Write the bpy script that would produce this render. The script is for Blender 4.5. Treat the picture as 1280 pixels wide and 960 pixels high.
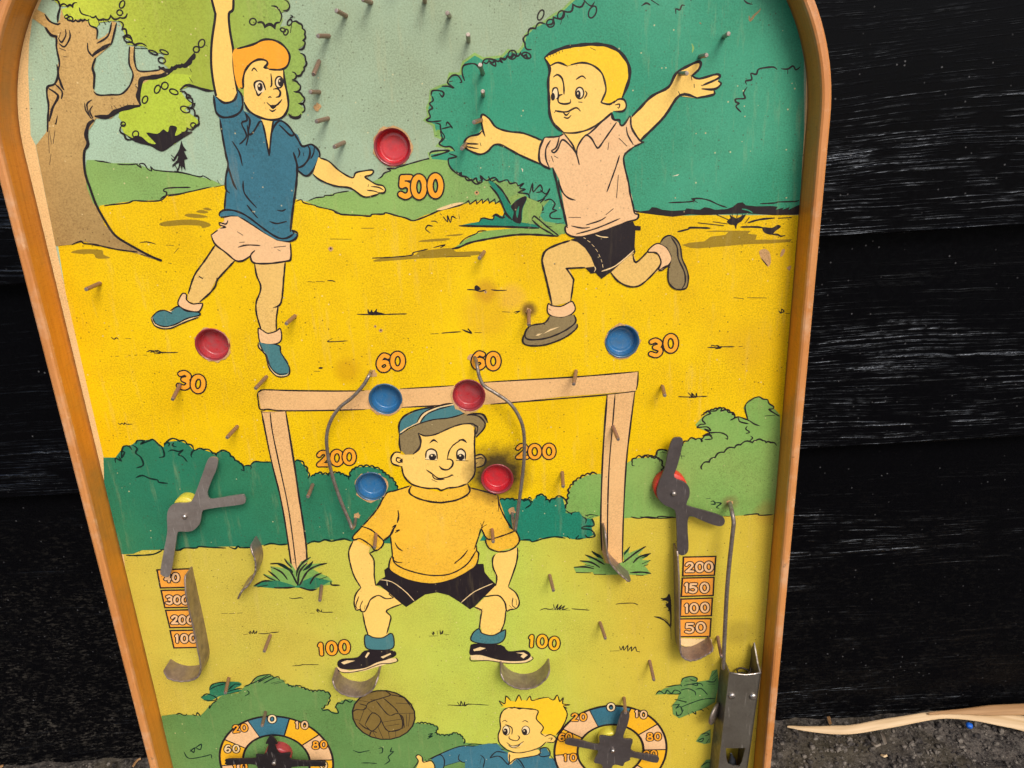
import bpy, bmesh, math, random
from mathutils import Vector, Matrix
from mathutils.geometry import delaunay_2d_cdt
random.seed(7)
sc = bpy.context.scene
for o in list(bpy.data.objects): bpy.data.objects.remove(o)
COL = sc.collection
R_ = math.radians

# ---------------------------------------------------------------- place: camera frame, board plane, wall plane
FOC, CX, CY = 925.0, 640.0, 480.0            # focal length in photo pixels (1280 x 960)
dv = Vector((758 - CX, 3190 - CY, FOC)).normalized()   # down the board, seen from the camera (x right, y down, z forward)
Yc = -dv
Xc = Vector((-Yc.y, Yc.x, 0)).normalized()
Nc = Xc.cross(Yc)
DIST = 0.38026                                # camera to board plane, metres
LEAN, TWIST = R_(7.0), R_(1.0)                # the game leans back on the wall and stands a degree askew
Xw = Xc * math.cos(TWIST) + Yc * math.sin(TWIST)
Yl = -Xc * math.sin(TWIST) + Yc * math.cos(TWIST)
Up = Yl * math.cos(LEAN) + Nc * math.sin(LEAN)
Out = -Yl * math.sin(LEAN) + Nc * math.cos(LEAN)
BACK = 0.015                                  # depth of the rail behind the playfield
TOPY = 0.1110
WALL = (-Nc * DIST + Xc * -0.042 + Yc * TOPY - Nc * BACK).dot(Out)
def ray(px, py): return Vector((px - CX, py - CY, FOC))
_d = ray(1040, 897)
UPG = (_d * (WALL / _d.dot(Out))).dot(Up)
def c2w(P): return Vector((P.dot(Xw), -(P.dot(Out) - WALL), P.dot(Up) - UPG))
def dirw(P): return Vector((P.dot(Xw), -P.dot(Out), P.dot(Up)))
def B3(px, py, h=0.0):                        # a point of the board at height h, in board coordinates
    d = ray(px, py); P = d * ((-DIST + h) / d.dot(Nc)); O_ = -Nc * DIST
    return Vector(((P - O_).dot(Xc), (P - O_).dot(Yc), h))
def wallpt(px, py, off=0.0):                  # a point on the wall plane (off metres in front), world
    d = ray(px, py); return c2w(d * ((WALL + off) / d.dot(Out)))
def groundpt(px, py, h=0.0):
    d = ray(px, py); return c2w(d * ((UPG + h) / d.dot(Up)))
BM = Matrix.Identity(4)
for i, v in enumerate((dirw(Xc), dirw(Yc), dirw(Nc), c2w(-Nc * DIST))):
    for j in range(3): BM[j][i] = v[j]

# ---------------------------------------------------------------- camera, sky, sun, exposure
cam = bpy.data.cameras.new('camera'); camo = bpy.data.objects.new('camera', cam); COL.objects.link(camo)
cam.sensor_fit = 'HORIZONTAL'; cam.sensor_width = 36; cam.lens = 36 * FOC / 1280
cam.clip_start = 0.01; cam.clip_end = 100
CM = Matrix.Identity(4)
for i, v in enumerate((dirw(Vector((1, 0, 0))), dirw(Vector((0, -1, 0))), dirw(Vector((0, 0, -1))), c2w(Vector((0, 0, 0))))):
    for j in range(3): CM[j][i] = v[j]
camo.matrix_world = CM
sc.camera = camo
sc.render.resolution_x, sc.render.resolution_y = 1024, 768

SUN_DIR = Vector((0.32, -0.72, 0.80)).normalized()
w = bpy.data.worlds.new('World'); sc.world = w; w.use_nodes = True
nt = w.node_tree; nt.nodes.clear()
sky = nt.nodes.new('ShaderNodeTexSky'); sky.sky_type = 'NISHITA'; sky.sun_disc = False
sky.sun_elevation = math.asin(SUN_DIR.z); sky.sun_rotation = math.atan2(SUN_DIR.x, SUN_DIR.y)
sky.air_density = 1.0; sky.dust_density = 4.0; sky.ozone_density = 0.6
bg = nt.nodes.new('ShaderNodeBackground'); bg.inputs['Strength'].default_value = 0.13
wo = nt.nodes.new('ShaderNodeOutputWorld')
nt.links.new(sky.outputs[0], bg.inputs[0]); nt.links.new(bg.outputs[0], wo.inputs[0])
sun = bpy.data.lights.new('sun', 'SUN'); sun.energy = 1.5; sun.angle = R_(22); sun.color = (1.0, 0.975, 0.94)
suno = bpy.data.objects.new('sun', sun); COL.objects.link(suno)
suno.rotation_euler = SUN_DIR.to_track_quat('Z', 'Y').to_euler(); suno.location = (1, -1.4, 2)
vs = sc.view_settings
vs.view_transform = 'Standard'; vs.look = 'None'; vs.exposure = 0.18; vs.gamma = 1.0; vs.use_curve_mapping = False

# ---------------------------------------------------------------- helpers
def lin(c): return tuple(((v / 255) / 12.92 if v / 255 <= .04045 else ((v / 255 + .055) / 1.055) ** 2.4) for v in c) + (1.0,)
def obj(name, me, parent=None, board=False, mats=None):
    o = bpy.data.objects.new(name, me); COL.objects.link(o)
    if parent: o.parent = parent
    if mats:
        for m in (mats if isinstance(mats, (list, tuple)) else [mats]): me.materials.append(m)
    return o
def mesh(name, v, f, smooth=False):
    me = bpy.data.meshes.new(name); me.from_pydata([tuple(a) for a in v], [], f); me.update()
    if smooth: me.polygons.foreach_set('use_smooth', [True] * len(me.polygons))
    return me
def bm_mesh(name, bm, smooth=False):
    bmesh.ops.recalc_face_normals(bm, faces=bm.faces)
    me = bpy.data.meshes.new(name); bm.to_mesh(me); bm.free()
    if smooth: me.polygons.foreach_set('use_smooth', [True] * len(me.polygons))
    return me
class NB:                                     # tiny node builder
    def __init__(s, name):
        s.m = bpy.data.materials.new(name); s.m.use_nodes = True; s.t = s.m.node_tree; s.p = s.t.nodes['Principled BSDF']
    def n(s, typ, **kw):
        nd = s.t.nodes.new('ShaderNode' + typ)
        for k, v in kw.items():
            if k in ('inp',):
                for a, b in v.items(): s.set(nd, a, b)
            else: setattr(nd, k, v)
        return nd
    def set(s, nd, a, b):
        i = nd.inputs[a]
        if isinstance(b, bpy.types.NodeSocket): s.t.links.new(b, i)
        else: i.default_value = b
    def coord(s, scale=(1, 1, 1), loc=(0, 0, 0), rot=(0, 0, 0)):
        tc = s.n('TexCoord'); mp = s.n('Mapping', inp={'Vector': tc.outputs['Object'], 'Scale': scale, 'Location': loc, 'Rotation': rot}); return mp.outputs[0]
    def noise(s, vec, scale, detail=2, rough=.5, dist=0):
        return s.n('TexNoise', inp={'Vector': vec, 'Scale': scale, 'Detail': detail, 'Roughness': rough, 'Distortion': dist}).outputs['Fac']
    def ramp(s, fac, a, b, va=0.0, vb=1.0):
        r = s.n('MapRange', inp={'Value': fac, 'From Min': a, 'From Max': b, 'To Min': va, 'To Max': vb}); r.clamp = True; return r.outputs[0]
    def mix(s, fac, a, b, mode='MIX'):
        x = s.n('Mix', data_type='RGBA', blend_type=mode)
        s.set(x, 0, fac); s.set(x, 6, a); s.set(x, 7, b); return x.outputs[2]
    def math(s, op, a, b=0.0):
        x = s.n('Math', operation=op); s.set(x, 0, a); s.set(x, 1, b); return x.outputs[0]
    def bump(s, h, st, dist=.001):
        b = s.n('Bump', inp={'Height': h, 'Strength': st, 'Distance': dist}); s.t.links.new(b.outputs[0], s.p.inputs['Normal'])
    def out(s, col=None, rough=.5, metal=0.0, spec=.5, coat=0.0):
        if col is not None: s.set(s.p, 'Base Color', col)
        s.set(s.p, 'Roughness', rough); s.set(s.p, 'Metallic', metal); s.set(s.p, 'Specular IOR Level', spec); s.set(s.p, 'Coat Weight', coat)
        return s.m

# ---- printed inks: flat colour on old varnished card, with paper mottle, specks and a few stains
def bxy(px, py): p = B3(px, py); return (p.x, p.y)
STAINS = [(622, 593, .0215, .93, (34, 25, 28)), (661, 387, .0052, .8, (75, 40, 40)), (607, 364, .008, .45, (165, 95, 40)),
          (434, 463, .009, .35, (170, 105, 20)), (490, 210, .008, .25, (150, 120, 90)), (925, 790, .012, .35, (110, 95, 40)),
          (960, 640, .010, .3, (170, 110, 40)), (586, 515, .006, .4, (205, 150, 100)), (605, 395, .016, .22, (190, 120, 40)),
          (912, 628, .006, .5, (120, 95, 60)), (935, 430, .018, .3, (200, 150, 30)), (640, 372, .009, .3, (215, 150, 90))]
def ink(name, rgb, rgb2=None, axis=None, rough=.42, speck=1.0, stain=True, spec=.22, rgb3=None, ax3=None):
    b = NB(name); v = b.coord()
    col = lin(rgb)
    if rgb2:
        if axis == 'noise': f = b.ramp(b.noise(v, 14, 2), .35, .65)
        else:
            sx = b.n('SeparateXYZ', inp={'Vector': v})
            f = b.ramp(sx.outputs[axis[0]], axis[1], axis[2])
            f = b.math('ADD', f, b.math('MULTIPLY', b.math('SUBTRACT', b.noise(v, 22, 2), .5), .6)); f = b.ramp(f, 0, 1)
        col = b.mix(f, lin(rgb), lin(rgb2))
        if rgb3:
            f3 = b.math('ADD', b.ramp(sx.outputs[ax3[0]], ax3[1], ax3[2]), b.math('MULTIPLY', b.math('SUBTRACT', b.noise(v, 18, 2), .5), .5))
            col = b.mix(b.ramp(f3, 0, 1), col, lin(rgb3))
    g = b.noise(v, 1250, 3, .7)
    col = b.mix(b.math('MULTIPLY', b.ramp(g, .40, .66, .0, .56 * speck), b.ramp(b.noise(v, 20, 3, .6), .36, .64, .45, 1)), col, b.mix(1.0, col, (0.42, 0.36, 0.33, 1), 'MULTIPLY'))
    blot = b.noise(v, 60, 4, .6)
    col = b.mix(b.ramp(blot, .45, .75, 0, .22 * speck), col, b.mix(1.0, col, (0.72, 0.62, 0.5, 1), 'MULTIPLY'))
    sv = b.n('Mapping', inp={'Vector': v, 'Scale': (210, 22, 1), 'Rotation': (0, 0, .12)}).outputs[0]
    col = b.mix(b.ramp(b.noise(sv, 1, 4, .7), .56, .74, 0, .20 * speck), col, b.mix(.6, col, lin((222, 196, 140))))
    col = b.mix(b.ramp(b.noise(v, 9, 5, .65), .50, .70, 0, .20 * speck), col, b.mix(1.0, col, (0.80, 0.70, 0.52, 1), 'MULTIPLY'))
    vor = b.n('TexVoronoi', inp={'Vector': v, 'Scale': 430.0}); vd = vor.outputs['Distance']; vc = b.n('SeparateColor', inp={'Color': vor.outputs['Color']})
    dot = b.math('MULTIPLY', b.math('MULTIPLY', b.ramp(vd, .22, .10), b.ramp(vc.outputs[0], .68, .74)), b.ramp(b.noise(v, 28, 3, .6), .40, .62, .12, 1))
    col = b.mix(b.math('MULTIPLY', dot, .75 * speck), col, lin((70, 48, 30)))
    dot2 = b.math('MULTIPLY', b.ramp(vd, .2, .12), b.ramp(vc.outputs[1], .945, .955))
    col = b.mix(b.math('MULTIPLY', dot2, .55 * speck), col, lin((235, 215, 160)))
    if stain:
        nz = b.noise(v, 160, 4, .7)
        for px, py, r, s, c in STAINS:
            x, y = bxy(px, py)
            d = b.n('VectorMath', operation='DISTANCE'); b.set(d, 0, v); b.set(d, 1, (x, y, 0))
            q = b.math('ADD', d.outputs['Value'], b.math('MULTIPLY', b.math('SUBTRACT', nz, .5), r * .5))
            col = b.mix(b.math('MULTIPLY', b.ramp(q, r, r * .45), s), col, lin(c))
    b.bump(b.noise(v, 700, 3, .6), .12, .0006)
    rr = b.ramp(blot, .3, .7, rough - .06, rough + .12)
    return b.out(col, rr, 0, spec)
INK = {
 'paper': ink('paper_margin', (238, 200, 140)), 
 'sky': ink('print_sky', (174, 202, 174), (160, 180, 148), ('X', -.20, -.02)),
 'hill': ink('print_hill', (150, 186, 100), (132, 172, 98), 'noise', stain=False),
 'yel': ink('print_yellow', (244, 204, 10), (238, 194, 6), 'noise', speck=1.15),
 'teal': ink('print_foliage', (52, 150, 116), (70, 160, 126), 'noise'),
 'tealdk': ink('print_foliage_dark', (36, 132, 106), stain=False),
 'bush': ink('print_bush', (52, 128, 92), (44, 122, 92), 'noise'),
 'lbush': ink('print_light_bush', (124, 172, 88), (142, 176, 92), 'noise'),
 'grass': ink('print_grass', (208, 190, 76), (192, 208, 86), ('X', -.16, -.03), rgb3=(214, 190, 66), ax3=('X', -.01, .07)),
 'bgreen': ink('print_green', (98, 142, 78), (110, 150, 84), 'noise', stain=False),
 'trunk': ink('print_trunk', (172, 142, 88), (214, 176, 110), ('Y', -.04, .05), speck=1.2, stain=False),
 'leaf': ink('print_leaf', (204, 218, 74), (164, 180, 66), ('X', -.195, -.145), rgb3=(152, 182, 88), ax3=('X', -.14, -.10), stain=False),
 'leaf2': ink('print_leaf_yellow', (184, 204, 66), stain=False),
 'skin': ink('print_skin', (251, 206, 108), None, speck=.5),
 'skin2': ink('print_skin_tan', (234, 192, 110), None, speck=.8, stain=False),
 'hair': ink('print_hair_orange', (250, 168, 48), None, speck=.4, stain=False),
 'blond': ink('print_hair_blond', (249, 202, 44), None, speck=.5, stain=False),
 'blue': ink('print_blue', (60, 114, 132), (68, 124, 142), 'noise', speck=.9, stain=False),
 'shoe': ink('print_teal', (74, 126, 130), None, speck=.8, stain=False),
 'peach': ink('print_peach', (240, 194, 142), None, speck=.6, stain=False),
 'cream': ink('print_cream', (238, 206, 150), None, speck=.6, stain=False),
 'goal': ink('print_goal', (234, 186, 126), None, speck=.8),
 'taupe': ink('print_taupe', (142, 124, 86), None, speck=.8, stain=False),
 'olive': ink('print_olive', (158, 130, 34), None, speck=.8, stain=False),
 'num': ink('print_orange', (248, 168, 46), None, speck=.6, stain=False),
 'box': ink('print_box', (244, 160, 62), (246, 172, 66), 'noise', speck=.6, stain=False),
 'sweat': ink('print_sweater', (247, 194, 62), (244, 188, 56), 'noise', speck=1.0),
 'ball': ink('print_ball', (130, 108, 56), None, speck=.8, stain=False),
 'ringy': ink('print_ring_yellow', (246, 184, 40), None, speck=.6, stain=False),
 'white': ink('print_pale', (244, 218, 168), None, speck=.4, stain=False),
 'ink': ink('print_black', (40, 33, 36), None, speck=.6, stain=False),
 'gink': ink('print_green_black', (18, 44, 38), None, speck=.4, stain=False),
 'worn': ink('print_worn', (206, 164, 112), None, speck=1.2, stain=False),
 'wornw': ink('print_scuff', (222, 214, 186), None, speck=.6, stain=False),
}
INKS = list(INK); 

# ---------------------------------------------------------------- drawing on the playfield
K = 0.1875                                    # the drawing is measured in tiles enlarged 5.33 times
MPX = 0.00046                                 # metres for one photo pixel on the board
org = [0, 0, K]
ELEMS = []                                    # (group, ink, kind, tile points -> photo pixels, width)
GRP = ['backdrop']
def O(x, y, k=K): org[:] = [x, y, k]
RUN = [0]
def G(name):
    RUN[0] += 1; GRP[0] = name + ('#%d' % RUN[0] if name.startswith(('score', 'dial', 'worn', 'leaf_spray', 'grass_tuft')) else '')
def pp(s):
    a = [float(t) for t in s.split()]; return [(org[0] + a[i] * org[2], org[1] + a[i + 1] * org[2]) for i in range(0, len(a) - 1, 2)]
def spline(p, closed=False, n=4):
    if len(p) < 3: return p
    q = []; m = len(p); rng = range(m if closed else m - 1)
    for i in rng:
        p0 = p[(i - 1) % m] if closed or i > 0 else p[0]; p1 = p[i]; p2 = p[(i + 1) % m]
        p3 = p[(i + 2) % m] if closed or i + 2 < m else p[-1]
        for k in range(n):
            t = k / n; t2 = t * t; t3 = t2 * t
            q.append(tuple(.5 * (2 * p1[j] + (p2[j] - p0[j]) * t + (2 * p0[j] - 5 * p1[j] + 4 * p2[j] - p3[j]) * t2 + (3 * p1[j] - p0[j] - 3 * p2[j] + p3[j]) * t3) for j in (0, 1)))
    if not closed: q.append(p[-1])
    return q
def F(c, s, smooth=1):
    for t in s.split(';'):
        p = pp(t); ELEMS.append((GRP[0], c, 'F', spline(p, True, 3) if smooth else p, 0))
def S(s, w_=9, c='ink', closed=False, smooth=1, taper=1):
    for t in s.split(';'):
        p = pp(t)
        if len(p) < 2: continue
        p = spline(p, closed) if smooth else p
        if closed: p = p + [p[0]]
        ELEMS.append((GRP[0], c, 'S' if taper and not closed else 'R', p, w_ * (1.28 if c == 'gink' else 1.03) * .1875 * MPX))
def FS(c, s, w_=9, oc='ink'):                 # filled shape with its own outline
    F(c, s); S(s, w_, oc, closed=True)
def E_(c, cx, cy, rx, ry, w_=0, rot=0):
    p = []
    for i in range(20):
        a = i / 20 * 6.2832; x = rx * math.cos(a); y = ry * math.sin(a)
        p.append((org[0] + (cx + x * math.cos(rot) - y * math.sin(rot)) * org[2], org[1] + (cy + x * math.sin(rot) + y * math.cos(rot)) * org[2]))
    if c: ELEMS.append((GRP[0], c, 'F', p, 0))
    if w_: ELEMS.append((GRP[0], 'ink', 'R', p + [p[0]], w_ * .1875 * MPX))
def LOOPS(s, w_=8):
    a = [float(t) for t in s.split()]
    for i in range(0, len(a), 4): E_(None, a[i], a[i + 1], a[i + 2], a[i + 3], w_, .4)
def SC(s, w_=8, b=.45, c='ink', n=1):         # scalloped edge: a little bump between neighbouring points
    for t in s.split(';'):
        p = pp(t); q = []
        for i in range(len(p) - 1):
            for k_ in range(n):
                a = [p[i][j] + (p[i + 1][j] - p[i][j]) * k_ / n for j in (0, 1)]; e = [p[i][j] + (p[i + 1][j] - p[i][j]) * (k_ + 1) / n for j in (0, 1)]
                dx, dy = e[0] - a[0], e[1] - a[1]
                for m in range(5):
                    u = m / 5; h = math.sin(u * math.pi) * b; q.append((a[0] + dx * u + dy * h, a[1] + dy * u - dx * h))
        q.append(p[-1]); ELEMS.append((GRP[0], c, 'S', q, w_ * 1.22 * .1875 * MPX))
DIG = {
 '0': [(.5, 0), (.82, .14), (.95, .5), (.82, .86), (.5, 1), (.18, .86), (.05, .5), (.18, .14)],
 '1': [(.12, .22), (.5, .06), (.52, .5), (.5, .98)], '2': [(.08, .24), (.3, .04), (.66, .03), (.84, .25), (.6, .55), (.12, .93), (.12, .96), (.5, .95), (.92, .96)],
 '3': [(.1, .1), (.45, .0), (.8, .16), (.72, .38), (.42, .46), (.45, .47), (.82, .6), (.82, .84), (.5, 1), (.05, .9)],
 '4': [(.62, .95), (.62, .5), (.62, .05), (.6, .05), (.08, .62), (.1, .64), (.5, .63), (.95, .62)],
 '5': [(.86, .05), (.5, .05), (.2, .06), (.19, .08), (.14, .42), (.18, .43), (.5, .38), (.84, .55), (.8, .86), (.45, 1), (.05, .9)],
 '6': [(.86, .1), (.5, .02), (.18, .3), (.08, .66), (.28, .96), (.65, .98), (.9, .76), (.76, .5), (.42, .48), (.14, .66)],
 '8': [(.5, .46), (.2, .34), (.22, .08), (.5, .0), (.78, .08), (.8, .34), (.5, .46), (.12, .62), (.14, .92), (.5, 1), (.86, .92), (.88, .62)]}
def NUM(txt, pos, h, wd=None, rot=0.0, c='num', thick=24, out=7):
    out *= 1.3; thick *= .93
    a = [float(t) for t in pos.split()]; wd = wd or h * .62
    ts = thick
    for i, ch in enumerate(txt):
        cx, cy = a[2 * i], a[2 * i + 1]; k = []
        hh, ww = h - ts - out, (wd if ch != '1' else wd * .6) - ts - out * .5
        for u, v in DIG[ch]:
            x, y = (u - .5) * ww, (v - .5) * hh
            k.append((org[0] + (cx + x * math.cos(rot) - y * math.sin(rot)) * org[2], org[1] + (cy + x * math.sin(rot) + y * math.cos(rot)) * org[2]))
        cl = ch in '08'
        p = spline(k, cl, 5); p = p + [p[0]] if cl else p
        ELEMS.append((GRP[0], 'ink', 'B', p, (ts + 2 * out) * .1875 * MPX)); ELEMS.append((GRP[0], c, 'B', p, ts * .1875 * MPX))
def TICK(x, y, s=1.0, kind=0):                # small grass marks
    r = random.Random(int(x * 7 + y)); q = []
    S(f"{x-45*s} {y+4} {x-10*s} {y+1} {x+25*s} {y+3} {x+70*s} {y}", 6)
    if kind:
        for k_ in range(5): S(f"{x-20*s+k_*10*s} {y} {x-26*s+k_*13*s} {y-(14+r.random()*16)*s}", 6)
# ================================================================ the printed picture (flat ink on the playfield card)
G('backdrop'); O(0, 0, 1)
F('sky', "46 13 40 24 36 56 35 90 38 169 44 181 56 242 69 306 82.5 367 97.5 432 112.5 498 120 532 129 572 140 621 149 660 156.5 694 157 715 190 850 222 985 260 1140 930 1140 940 960 952 820 965 660 978 500 993 320 1006 160 1009 60 980 -60 900 -200 740 -300 560 -330 380 -300 200 -200 90 -70 60 -20", 0)
F('hill', "108 200 120 200 141 204 169 204 187 211 212 214 240 218 265 225 275 230 300 240 300 262 100 275", 0)
F('hill', "369 254 386 251 416 242 440 239 472 224 481 218 488 212 516 204 548 196 600 190 720 190 720 310 400 290", 0)
F('yel', "125 257 167 251 202 250 208 245 240 240 270 233 283 231 330 240 369 249 376 250 395 257 417 264 428 268 464 269 482 267 501 271 516 276 531 269 557 261 580 255 602 250 625 254 640 262 660 280 715 285 800 264 837 270 867 269 894 269 1000 269 990 380 970 660 150 660 112 498 97 432 82 367 72 306 100 300", 0)
F('grass', "150 660 200 630 980 620 975 720 950 840 935 1140 260 1140 222 985 190 850 157 715", 0)
# hills: ink
O(0, 160); S("630 215 650 220 690 225 740 235;780 240 850 245 920 238;900 235 940 265 930 240 960 240 985 275 1010 285 1005 260 1030 280 1110 290 1200 295 1280 312", 7)
S("690 520 740 512 850 500 890 485 960 488 1060 485 1100 460 1110 430 1090 420 1100 405 1150 398 1270 396;1120 455 1200 440 1280 420", 8)
O(200, 160)
S("50 290 150 300 260 325 290 320 340 350;380 345 395 372;0 475 40 450 120 440 220 420 340 392;360 395 440 378", 7)
S("905 490 940 478 960 500 1030 515 1050 525 1150 548 1180 570 1280 580", 7); S("990 485 1040 465 1090 460 1100 450 1150 448 1170 435 1260 420", 7)
O(400, 160)
S("85 545 110 560 150 578 250 582 330 588 350 575 420 575 440 565 510 585 570 600 620 618 680 600 740 575 810 545 900 525 960 505", 9)
S("960 505 990 485 1000 508 1040 480 1045 505 1080 475 1085 500 1120 470 1130 500 1165 475 1170 505 1200 485 1210 508", 8, smooth=0)
S("385 340 410 325 430 300 470 285 450 270 500 272 520 262 620 232 700 210 790 190", 8)
F('cream', "775 545 820 525 900 500 960 498 900 520 820 545", 1)
S("820 590 850 625 850 585 870 630 880 590 910 605;925 575 930 605;800 570 812 580;710 650 750 655 720 650 705 675 735 700;740 622 770 622 785 635", 7)
F('olive', "368 892 400 870 620 850 660 825 760 810 880 800 910 825 1060 822 1060 845 880 860 600 875;660 760 700 745 860 735 830 752;830 722 870 712 950 705 930 718")
S("345 868 480 862 610 848 625 830 720 808;755 798 830 780 800 800;840 860 1005 855", 7)
S("275 668 360 668;65 740 210 742", 6)
# strip of grass under the right-hand tree
F('lbush', "878 808 930 775 960 750 1040 705 1110 685 1280 670 1467 665 1560 640 1640 600 1640 690 1590 720 1467 715 1280 720 1120 738 980 775", 0)
S("878 805 930 795 1000 765 1120 740 1280 715 1400 710 1590 722", 12); S("930 775 970 735 1040 705 1060 688 1110 685", 7)
F('tealdk', "925 652 1000 635 1060 625 1080 600 1150 605 1170 578 1240 590 1300 620 1467 650 1467 668 1280 660 1060 660", 0)
S("925 652 1060 655 1280 660 1460 668", 12); S("1060 630 1085 600 1150 612 1165 580 1210 600 1240 590", 8)
# left ground shadows
O(0, 160)
F('olive', "470 830 520 812 600 808 680 815 690 845 735 865 690 872 640 868 620 840 540 840;1060 640 1120 620 1270 610 1370 625 1405 650 1350 668 1330 652 1220 648 1100 656;1230 585 1260 570 1350 580 1385 595 1300 600;1307 560 1340 545 1390 560 1360 570;1352 540 1380 530 1412 545 1385 550")
S("930 765 980 760 1040 775;1105 780 1160 785;1160 835 1190 800;1120 900 1145 905", 6)
# big foliage mass right
G('foliage'); O(600, 0)
S("700 -60 600 30 555 75 490 110 440 150 360 190 310 240 295 310 260 355 190 345 150 385 20 400 -35 370 -105 420 -125 500 -195 500 -212 570 -255 580 -320 610 -327 680 -345 720 -333 780 -357 800 -302 830 -290 900 -240 920 -255 950 -275 970 -207 980 -170 1005 -330 1030 -320 1060 -210 1070 -195 1115 -137 1163 -57 1190 15 1213 60 1185 125 1208 200 1210 250 1230 290 1285 330 1325 400 1345 470 1325 410 1395 390 1425 430 1475 560 1495 700 1480", 26, 'hill', smooth=0, taper=0)
F('teal', "700 -60 600 30 555 75 490 110 440 150 360 190 310 240 295 310 260 355 190 345 150 385 20 400 -35 370 -105 420 -125 500 -195 500 -212 570 -255 580 -320 610 -327 680 -345 720 -333 780 -357 800 -302 830 -290 900 -240 920 -255 950 -275 970 -207 980 -170 1005 -330 1030 -320 1060 -210 1070 -195 1115 -137 1163 -57 1190 15 1213 60 1185 125 1208 200 1210 250 1230 290 1285 330 1325 400 1345 470 1325 410 1395 390 1425 430 1475 560 1495 700 1480 1000 1380 1080 1415 1280 1440 1600 1430 2130 1430 2160 900 2160 400 2100 60 2000 -100 1300 -300 900 -200", 0)
SC("700 0 620 30 560 75 490 115 435 160", 8, .4); SC("435 160 370 190 320 230 300 290 345 330", 8, -.35); SC("345 380 270 350 180 375 100 400 20 410", 8, .4, n=2)
LOOPS("405 100 18 36 750 80 24 42 215 365 28 30 470 155 26 26 540 100 22 30 310 370 30 20", 8)
S("580 100 588 120;550 120 535 165;690 0 740 40 765 10", 7); S("1075 40 1110 22 1135 30;1140 0 1195 35", 8)
O(400, 0)
SC("1280 340 1240 375", 8); S("965 540 948 490 955 440 1000 425 1040 430 1075 470 1095 490 1080 440 1100 395 1160 400 1170 440 1130 420;1190 400 1215 415 1200 390 1240 390", 9)
S("810 575 850 575 890 585 850 550 880 505 920 505 945 545 930 550;860 545 885 540;740 640 750 605 800 605 825 620 815 645 795 620;745 640 755 670 730 690 750 720 725 740 735 780 710 800 740 812 810 805", 9)
S("765 820 800 830 805 870 830 915 790 960;810 860 870 845 880 850 850 815 840 840;770 905 785 900 775 880", 8); F('lbush', "775 870 800 868 800 905 780 910", 1)
O(400, 160)
S("800 20 815 70 795 105 830 125 870 125 900 155;730 185 740 160 800 150 860 152 800 175 740 190;860 170 910 190 880 200 855 210 870 265 930 315 975 325 1010 350 1040 335 1050 360 1080 360 1070 320 1110 350 1160 330 1190 350", 9)
SC("910 285 940 300 965 325 1010 345 1080 360", 8, -.3)
O(600, 160)
S("0 320 15 345 -5 355;55 320 75 355 105 345 130 360 180 345 200 370 240 365 255 385 290 370 265 400 300 410 255 430 320 440 330 470 350 480 380 490 430 470 400 500;330 440 350 370 355 425 400 380 415 420 375 430;400 410 440 440 465 405 450 440 420 470", 8)
S("430 485 470 475 500 505 485 540 510 550 470 570 475 600 545 605;410 510 420 545 390 560 400 600;430 560 400 570", 8)
F('lbush', "150 500 250 440 330 470 400 500 415 540 390 600 340 620 280 630 200 560", 1)
F('tealdk', "55 358 100 368 165 450 205 515 240 480 290 460 312 475 285 540 275 632 215 632 168 600 150 520 125 450")
F('ink', "295 455 235 490 205 525 225 560 215 610 240 632 275 630 280 545 312 470")
F('tealdk', "240 560 262 520 250 600")
S("65 385 120 450 170 560 215 615;100 368 150 420 205 510", 10)
F('lbush', "345 600 365 590 440 660 520 715 490 705 400 650", 1); S("345 610 360 588 380 600 450 660 525 718;345 610 400 660 490 712", 9)
F('lbush', "480 650 555 640 575 700 530 700", 1); S("440 650 480 660;500 640 560 632", 7)
S("80 590 110 575 150 600 165 570 195 605;0 600 60 605", 8)
O(800, 0)
S("1070 445 1040 465 1020 440 985 460 940 458;985 460 985 495;915 465 890 447 830 452 790 462 775 495 740 490 745 530 705 540 712 565;715 580 690 620 700 655 640 660 640 680 660 690 640 710 675 748", 9)
S("240 95 240 60 265 65 280 35 300 38;335 5 345 0", 8); F('ink', "690 -5 720 15 755 30 720 28 700 15")
S("10 40 40 20 70 35;70 -5 130 35", 8); S("728 105 735 135 765 100 790 78 805 58;735 130 760 118", 11, 'taupe'); S("398 150 408 160", 12, 'taupe'); S("345 290 355 320 348 350", 9, 'hill')
F('wornw', "1035 545 1045 580 1040 560;215 1175 262 1160 250 1172", 0); O(600, 160); F('wornw', "275 268 288 275 285 295", 0)
O(800, 160)
F('ink', "-130 545 -60 540 0 556 60 548 80 528 110 530 150 545 220 552 300 548 310 535 345 540 400 545 430 528 460 532 500 545 580 540 620 525 650 500 685 495 705 515 780 522 880 520 920 525 905 545 960 530 950 545 1000 525 990 545 1070 508 1062 578 900 582 720 570 560 575 430 582 330 577 220 592 130 582 0 565 -130 560", 0)
S("190 498 330 492 365 480 345 472 400 470 460 482 525 512 580 530;345 475 385 498;800 505 900 500 925 493 1030 490 1062 482", 8)
S("680 540 720 548 750 565", 7, 'teal')
G('backdrop')
S("640 672 632 640 600 580;590 612 510 578;585 640 485 625;560 652 385 632;470 668 340 664 320 675 250 692;615 600 615 570;645 600 652 562;660 620 685 575;700 635 730 595;720 632 800 610 900 600;920 602 1012 597;670 660 780 660 830 668;880 708 920 712 940 722 968 716", 11)
F('ink', "580 622 620 592 645 602 705 575 680 620 650 640 640 675 630 648 600 645;818 662 880 665 920 645 940 660 900 690 880 712 830 698")
F('olive', "280 780 330 765 430 755 470 725 570 712 590 692 430 692 500 683 740 685 720 705 780 712 770 745 1015 742 1000 760 860 770 700 775 540 790 390 802 340 800", 0)
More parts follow.
